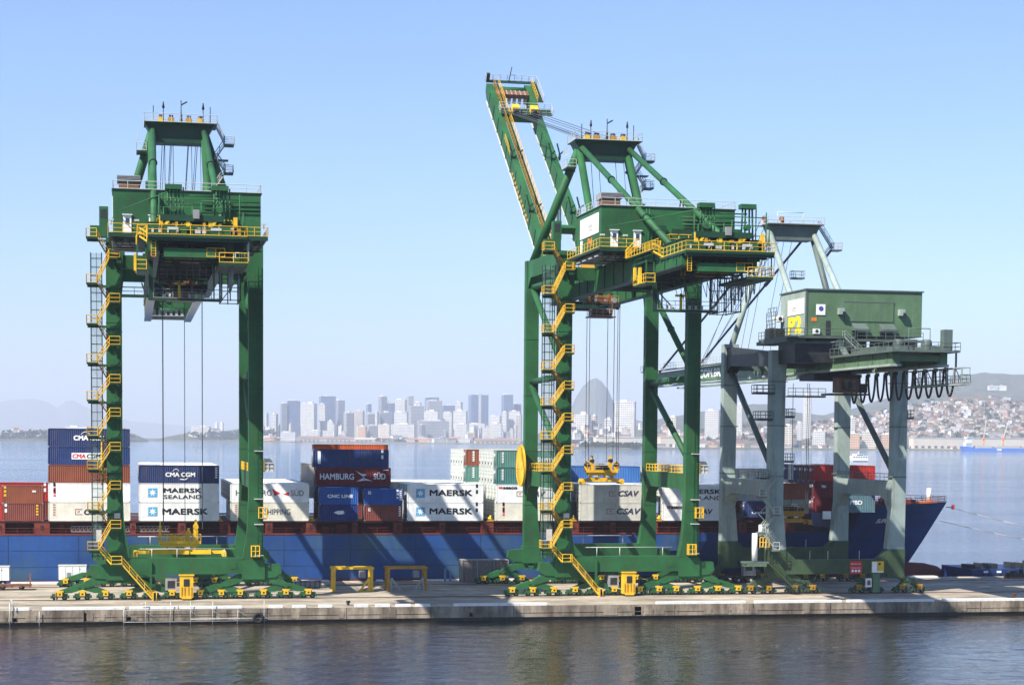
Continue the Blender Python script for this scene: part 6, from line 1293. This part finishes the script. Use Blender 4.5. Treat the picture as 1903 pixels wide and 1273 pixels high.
def house(X, Y, z, k, label, group, sc=1.0, name='hillside_house'):
    o = bpy.data.objects.new(name, HM[k]); COL.objects.link(o); o.location = (X, Y, z); o.rotation_euler.z = random.uniform(-.5, .5); o.scale = (sc * random.uniform(.7, 1.35), sc, sc * random.uniform(.8, 1.15)); return tag(o, label, 'house', group)
dg = bpy.context.evaluated_depsgraph_get()
def drop(u, v, lo, hi, base):                               # point on the front hill seen at a pixel
    d = cr * ((u - CCX) / CF) + cu * ((CCY - v) / CF) + cf
    t = lo
    while t < hi:
        p = d * (t / d.y); z = p.z + CH; g = hz(p.x, p.y)
        if z <= g: return p.x, p.y, g
        t += 12
    return None
PF = [at(u, v, 5500) for u, v in FH]
def hz(X, y):
    t = (y - 4700) / 800.
    if t <= 0: return 2.
    if t > 1: return -50.
    Xr = X * 5500 / y
    for (xa, za), (xb, zb) in zip(PF, PF[1:]):
        if xa <= Xr <= xb: return (za + (zb - za) * (Xr - xa) / (xb - xa)) * t ** 1.15
    return -50.
rnd = random.Random(11); cnt = 0
while cnt < 250:                                            # houses climbing the hill on the right
    u = rnd.uniform(1292, 1915); fr = rnd.random()
    if u < 1560 and rnd.random() < .45: continue
    if 1640 < u < 1900 and rnd.random() < .25 and fr < .4: continue
    top = 740 + (1800 - u) * .16 if u < 1800 else 740; v = top + (812 - top) * fr
    P = drop(u, v, 4700, 5500, 0)
    if not P: continue
    house(P[0], P[1], P[2], rnd.choice((0, 0, 1, 2, 3, 4, 4, 5, 6)), 'small pale house among many on the hazy hillside at right', 'houses on the hillside across the bay', rnd.uniform(.8, 1.25)); cnt += 1
for u, v in ((1845, 719), (1862, 719.5)):
    x, z = at(u, v, 7400); tag(house(x, 7400, z - 8, 4, 'white house alone high on the far wooded ridge, %s of the pair' % ('left' if u < 1850 else 'right'), None, 1.5), 'white house alone high on the far wooded ridge, %s one of the pair' % ('left' if u < 1850 else 'right'))
for k in range(34):                                         # left headland and middle headland houses
    left = k < 22; u = rnd.uniform(-5, 245) if left else rnd.uniform(352, 515); v = rnd.uniform(799, 816) if left else rnd.uniform(800, 815); Y = 6450 if left else 7170; x, z = at(u, v, Y)
    house(x, Y + (816 - v) * 14, max(2, z), rnd.choice((0, 1, 4, 4, 6)), 'small pale building on the low headland at far left' if left else 'small pale building on the low headland behind the hoist ropes', 'buildings on the left headland' if left else 'buildings on the middle headland', rnd.uniform(1.0, 1.8), 'waterfront_house')
tower(122, 165, 794, 6500, 'white', 'long white building on top of the left headland', 20, 0, None, None, False, None, 30, 'headland_building'); tower(356, 392, 793, 7250, 'white', 'white fort-like building on the middle headland', 24, 0, None, None, True, None, 14, 'headland_building'); tower(399, 406, 786, 7400, 'white', 'left one of two small white domed towers behind the headland', 14, 0, None, None, False, None, 14, 'headland_tower'); tower(409, 416, 786, 7400, 'white', 'right one of two small white domed towers behind the headland', 14, 0, None, None, False, None, 14, 'headland_tower')
for k in range(80):                                         # low waterfront clutter of the city
    u = 482 + k * 6.1 + rnd.uniform(-4, 4); v = rnd.uniform(803, 816); Y = 7090 if u < 700 else (6880 if u < 800 else 6500); x, z = at(u, v, Y); house(x, Y + rnd.uniform(40, 110), 2, rnd.choice((0, 1, 3, 4, 4, 5, 6)), 'small low building along the city waterfront', 'low buildings along the city waterfront', rnd.uniform(1.2, 2.4), 'waterfront_house')
rnd2 = random.Random(21)
for k in range(64):                                         # mid-rise blocks filling the city between the towers
    u = 486 + k * 7.4 + rnd2.uniform(-3, 3); w_ = rnd2.uniform(5, 13); key = rnd2.choice(('white', 'white', 'cream', 'grey', 'beige', 'white', 'dgrey'))
    tower(u, u + w_, rnd2.uniform(788, 809), rnd2.uniform(7180, 7560) if u < 860 else rnd2.uniform(6900, 7200), key, 'mid-rise block among the towers of the city across the bay', rnd2.uniform(16, 26), rnd2.uniform(0, .4), None, rnd2.choice(('white', 'grey', 'beige')), rnd2.random() < .5, 'mid-rise blocks of the city', 1.5, 'city_block')
# right shore: named blocks, then small waterfront buildings
for u0, u1, v, Y, key, lab, rz, nm in ((1145, 1184, 747, 4700, 'white', 'broad white hotel-like block with a set-back top, left of the raised-boom crane right legs', -.4, 'apartment_block'), (1066, 1100, 771, 4700, 'white', 'white apartment block seen left of the hanging spreader', -.3, 'apartment_block'), (1100, 1113, 773, 4720, 'cream', 'narrow white apartment block left of the broad hotel-like block', .2, 'apartment_block'), (1124, 1142, 781, 4650, 'white', 'small white block at the foot of the broad hotel-like block', .1, 'apartment_block'), (1494, 1512, 735, 5000, 'white', 'slim tall white tower seen between the pale crane legs', -.3, 'apartment_tower'), (1577, 1594, 777, 4600, 'white', 'short white tower right of the pale crane far leg', -.1, 'apartment_tower'), (1460, 1478, 791, 4560, 'cream', 'cream block seen left of the slim white tower', .2, 'apartment_block'), (1482, 1496, 786, 4600, 'white', 'white flat block below the slim white tower', -.2, 'apartment_block'), (1512, 1538, 802, 4480, 'white', 'wide white block with window rows on the right shore', -.2, 'apartment_block'), (1576, 1602, 806, 4500, 'peach', 'orange cream block below the short white tower', -.2, 'apartment_block'), (1604, 1632, 803, 4520, 'cream', 'cream block with arches right of the orange cream one', .1, 'apartment_block'), (1640, 1660, 808, 4500, 'peach', 'orange low block beside the pale crane right leg', .0, 'apartment_block'), (1240, 1262, 776, 4750, 'cream', 'cream block seen between the raised-boom crane right legs', -.3, 'apartment_block'), (1312, 1340, 764, 5000, 'white', 'white terrace block on the hill right of the raised-boom crane', -.3, 'apartment_block'), (1366, 1384, 752, 5100, 'white', 'white block high behind the pale crane left legs', -.2, 'apartment_block')):
    tower(u0, u1, v, Y, key, lab, 22, rz, None, None, True, 'blocks on the right shore', 2.0 if Y < 4900 else 20, nm)
for u0, u1, v0, Y, lab in ((1698, 1920, 813, 4560, 'very long cream shed with arched dark openings on the right shore'), (1108, 1195, 812, 4350, 'long pale elevated building left of the raised-boom crane right legs'), (1228, 1270, 812, 4380, 'long pale shed between the raised-boom crane right legs')):
    x0, z = at(u0, v0, Y); x1, _ = at(u1, v0, Y); w = (x1 - x0) / 2; r = empty('shore_shed', ((x0 + x1) / 2, Y, 2), lab, 'building'); M_(FAC['cream']).box(-w, w, 0, 30, 0, z - 3).build('wall', r); M_(FAC['white']).box(-w - 1, w + 1, -1, 31, z - 3, z - 1.5).build('roof', r); m = M_(WIN)
    for k in range(int(w / 9)): m.box(-w + 4 + k * 18, -w + 12 + k * 18, -.4, 0, 2, 8)
    m.build('openings', r)
for k in range(70):
    u = 1066 + k * 12.2 + rnd.uniform(-5, 5); v = rnd.uniform(800, 826); Y = 4230 if u < 1280 else (4420 if u < 1600 else 4530); x, z = at(u, v, Y); house(x, Y + (828 - v) * 8, 2, rnd.choice((0, 1, 3, 4, 4, 5, 6, 6)), 'small low building near the water on the right shore', 'low buildings along the right shore', rnd.uniform(.7, 1.5), 'waterfront_house')
for k in range(40):
    u = rnd.uniform(1066, 1300); v = rnd.uniform(786, 812); Y = 4480; x, z = at(u, v, Y); house(x, Y + (812 - v) * 10, max(2, z - 4), rnd.choice((0, 1, 4, 5, 6)), 'small pale house behind the waterfront near the raised-boom crane', 'houses behind the waterfront near the raised-boom crane', rnd.uniform(.8, 1.2))
mass = MB()                                                # the hillside's uncountable smaller roofs and walls
FK = [FAC['beige'], FAC['cream'], FAC['tile'], FAC['beige'], FAC['grey'], FAC['brownroof'], FAC['brownroof']]
for k in range(1500):
    u = rnd.uniform(1290, 1918); top = 744 + (1800 - u) * .17 if u < 1800 else 744; v = top + (814 - top) * rnd.random() ** .9; P = drop(u, v, 4700, 5500, 0)
    if not P: continue
    w, d, h = rnd.uniform(2.5, 6.5), rnd.uniform(2, 4), rnd.uniform(2.5, 6); x, y, z = P; mass.use(rnd.choice(FK)).box(x - w, x + w, y - d, y + d, z - 3, z + h); mass.use(rnd.choice(FK)).box(x - w - .3, x + w + .3, y - d - .3, y + d + .3, z + h, z + h + .6)
tag(mass.build('hillside_roofs'), kind='stuff')
# trees of the shore: leafy clumps, far too many to count
LEAF = paint('tree_leaves', (.030, .048, .022), .8, .4, .06, spec=.1)
tm = M_(LEAF)
def clump(X, Y, z, s):
    for q in range(34):
        a = rnd.uniform(0, 6.28); rr = s * rnd.random() ** .5; h = z + s * rnd.uniform(.1, 1.3) * (1 - .4 * rr / s); c = Vector((X + rr * math.cos(a), Y + rr * math.sin(a) * .7, h)); n = Vector((rnd.uniform(-1, 1), rnd.uniform(-1, 1), rnd.uniform(-.3, 1))).normalized(); t = n.orthogonal().normalized(); b = n.cross(t); e = s * rnd.uniform(.18, .36)
        tm.add([c + t * e, c + b * e, c - t * e, c - b * e], [(0, 1, 2, 3)])
for k in range(300):
    u = rnd.uniform(1290, 1915); v = rnd.uniform(745, 822); P = drop(u, v, 4700, 5500, 0)
    if P: clump(P[0], P[1], P[2], rnd.uniform(6, 12))
for k in range(150):
    u = rnd.uniform(1066, 1300); v = rnd.uniform(790, 828); x, z = at(u, v, 4300); clump(x, 4300 + (828 - v) * 14, 2, rnd.uniform(5, 10))
for k in range(60):
    u = rnd.uniform(1095, 1195); x, z = at(u, 835, 4130); clump(x, 4160 + rnd.uniform(0, 50), 1, rnd.uniform(6, 12))
for k in range(120):
    u = rnd.uniform(1440, 1915); x, z = at(u, 828, 4600); clump(x, 4600 + rnd.uniform(-30, 60), 2, rnd.uniform(5, 10))
tag(tm.build('shore_trees'), kind='stuff'); tm = M_(LEAF)
for k in range(120):
    u = rnd.choice((rnd.uniform(-5, 250), rnd.uniform(340, 520), rnd.uniform(410, 500))); Y = 6480 if u < 260 else 7200; x, z = at(u, rnd.uniform(802, 815), Y); clump(x, Y + 20, max(1, z - 8), rnd.uniform(9, 18))
for k in range(90): u = rnd.uniform(490, 960); Y = 7120 if u < 700 else 6900; x, z = at(u, 812, Y); clump(x, Y + rnd.uniform(0, 120), 2, rnd.uniform(8, 13))
tag(tm.build('headland_trees'), kind='stuff')
# ships on the bay
SB = paint('bright_blue_hull', (.03, .16, .55), .5, .1, .05)
x0, _ = at(1790, 836, 4200); r = empty('cargo_ship', (x0, 4200, WZ), 'bright blue cargo ship with white wheelhouse and orange cranes moored on the far right shore', 'ship')
m = M_(SB).prism([(-1, 8), (0, 8), (4, 0), (190, 0), (190, 6.2), (26, 6.2), (22, 8.5), (0, 9.5)], 0, 20); m.use(WHITET).box(88, 100, -.3, 0, 2, 5); m.build('hull', r)
m = M_(WHITE).box(8, 26, 3, 17, 8, 16); m.box(12, 24, 3, 17, 16, 22); m.box(10, 27, 2, 18, 22, 25); m.tube((16, 10, 25), (16, 10, 29), .8, 8); m.use(WIN).box(11, 26, 1.9, 2, 23, 24.4); m.box(9, 25, 2.9, 3, 10, 11.5); m.box(9, 25, 2.9, 3, 13, 14.5); m.build('wheelhouse', r)
m = M_(FAC['beige']).box(36, 76, 3, 17, 6, 10.5); m.use(FAC['dgrey']).box(76, 88, 4, 16, 6, 9); m.use(FAC['beige']).box(88, 150, 3, 17, 6, 10.5); m.build('hatch', r)
for cxx, tilt in ((57, 6), (108, 14)):
    m = M_(ORANGE).tube((cxx, 10, 6), (cxx, 10, 22), 1.8, 10); m.box(cxx - 2.4, cxx + 2.4, 7, 13, 20, 25); m.use(FAC['cream']).bar((cxx, 10, 23), (cxx + tilt, 10, 55), 1.6); m.build('deck_crane', r)
r.scale = (1, 1, 1.38)
x0, _ = at(1599, 857, 2050); r = empty('ferry', (x0, 2050, WZ), 'small white ferry out on the bay above the red containers near the bow', 'boat')
m = M_(WHITE).prism([(-9, 0), (9, 0), (10, 3), (-10, 3)], 0, 26); m.box(-9.3, 9.3, 1, 24, 3, 6.4); m.box(-4.5, 4.5, 1, 14, 6.4, 8.6); m.build('hull', r); m = M_(WIN)
for k in range(6): m.box(-8.4 + k * 3, -6.4 + k * 3, .9, 1, 4.2, 5.6)
m.box(-3.8, 3.8, .9, 1, 7, 8.1); m.build('window', r); M_(WHITE).tube((0, 6, 8.6), (0, 6, 11.2), .35, 8).build('mast', r); M_(BOOT).box(-8.9, 8.9, -.1, 0, 0, .9).build('waterline_band', r)
# ---------------------------------------------------------------- haze over the bay
hzm = bpy.data.materials.new('bay_haze'); hzm.use_nodes = True; n = hzm.node_tree.nodes; n.remove(n['Principled BSDF']); pv = n.new('ShaderNodeVolumePrincipled')
pv.inputs['Color'].default_value = (.80, .87, 1.0, 1); pv.inputs['Density'].default_value = HAZE; pv.inputs['Anisotropy'].default_value = 0.0
hzm.node_tree.links.new(pv.outputs[0], n['Material Output'].inputs['Volume'])
hb_ = M_(hzm).box(-9000, 9000, -60, 27000, -8, 640); tag(hb_.build('haze'), kind='stuff')
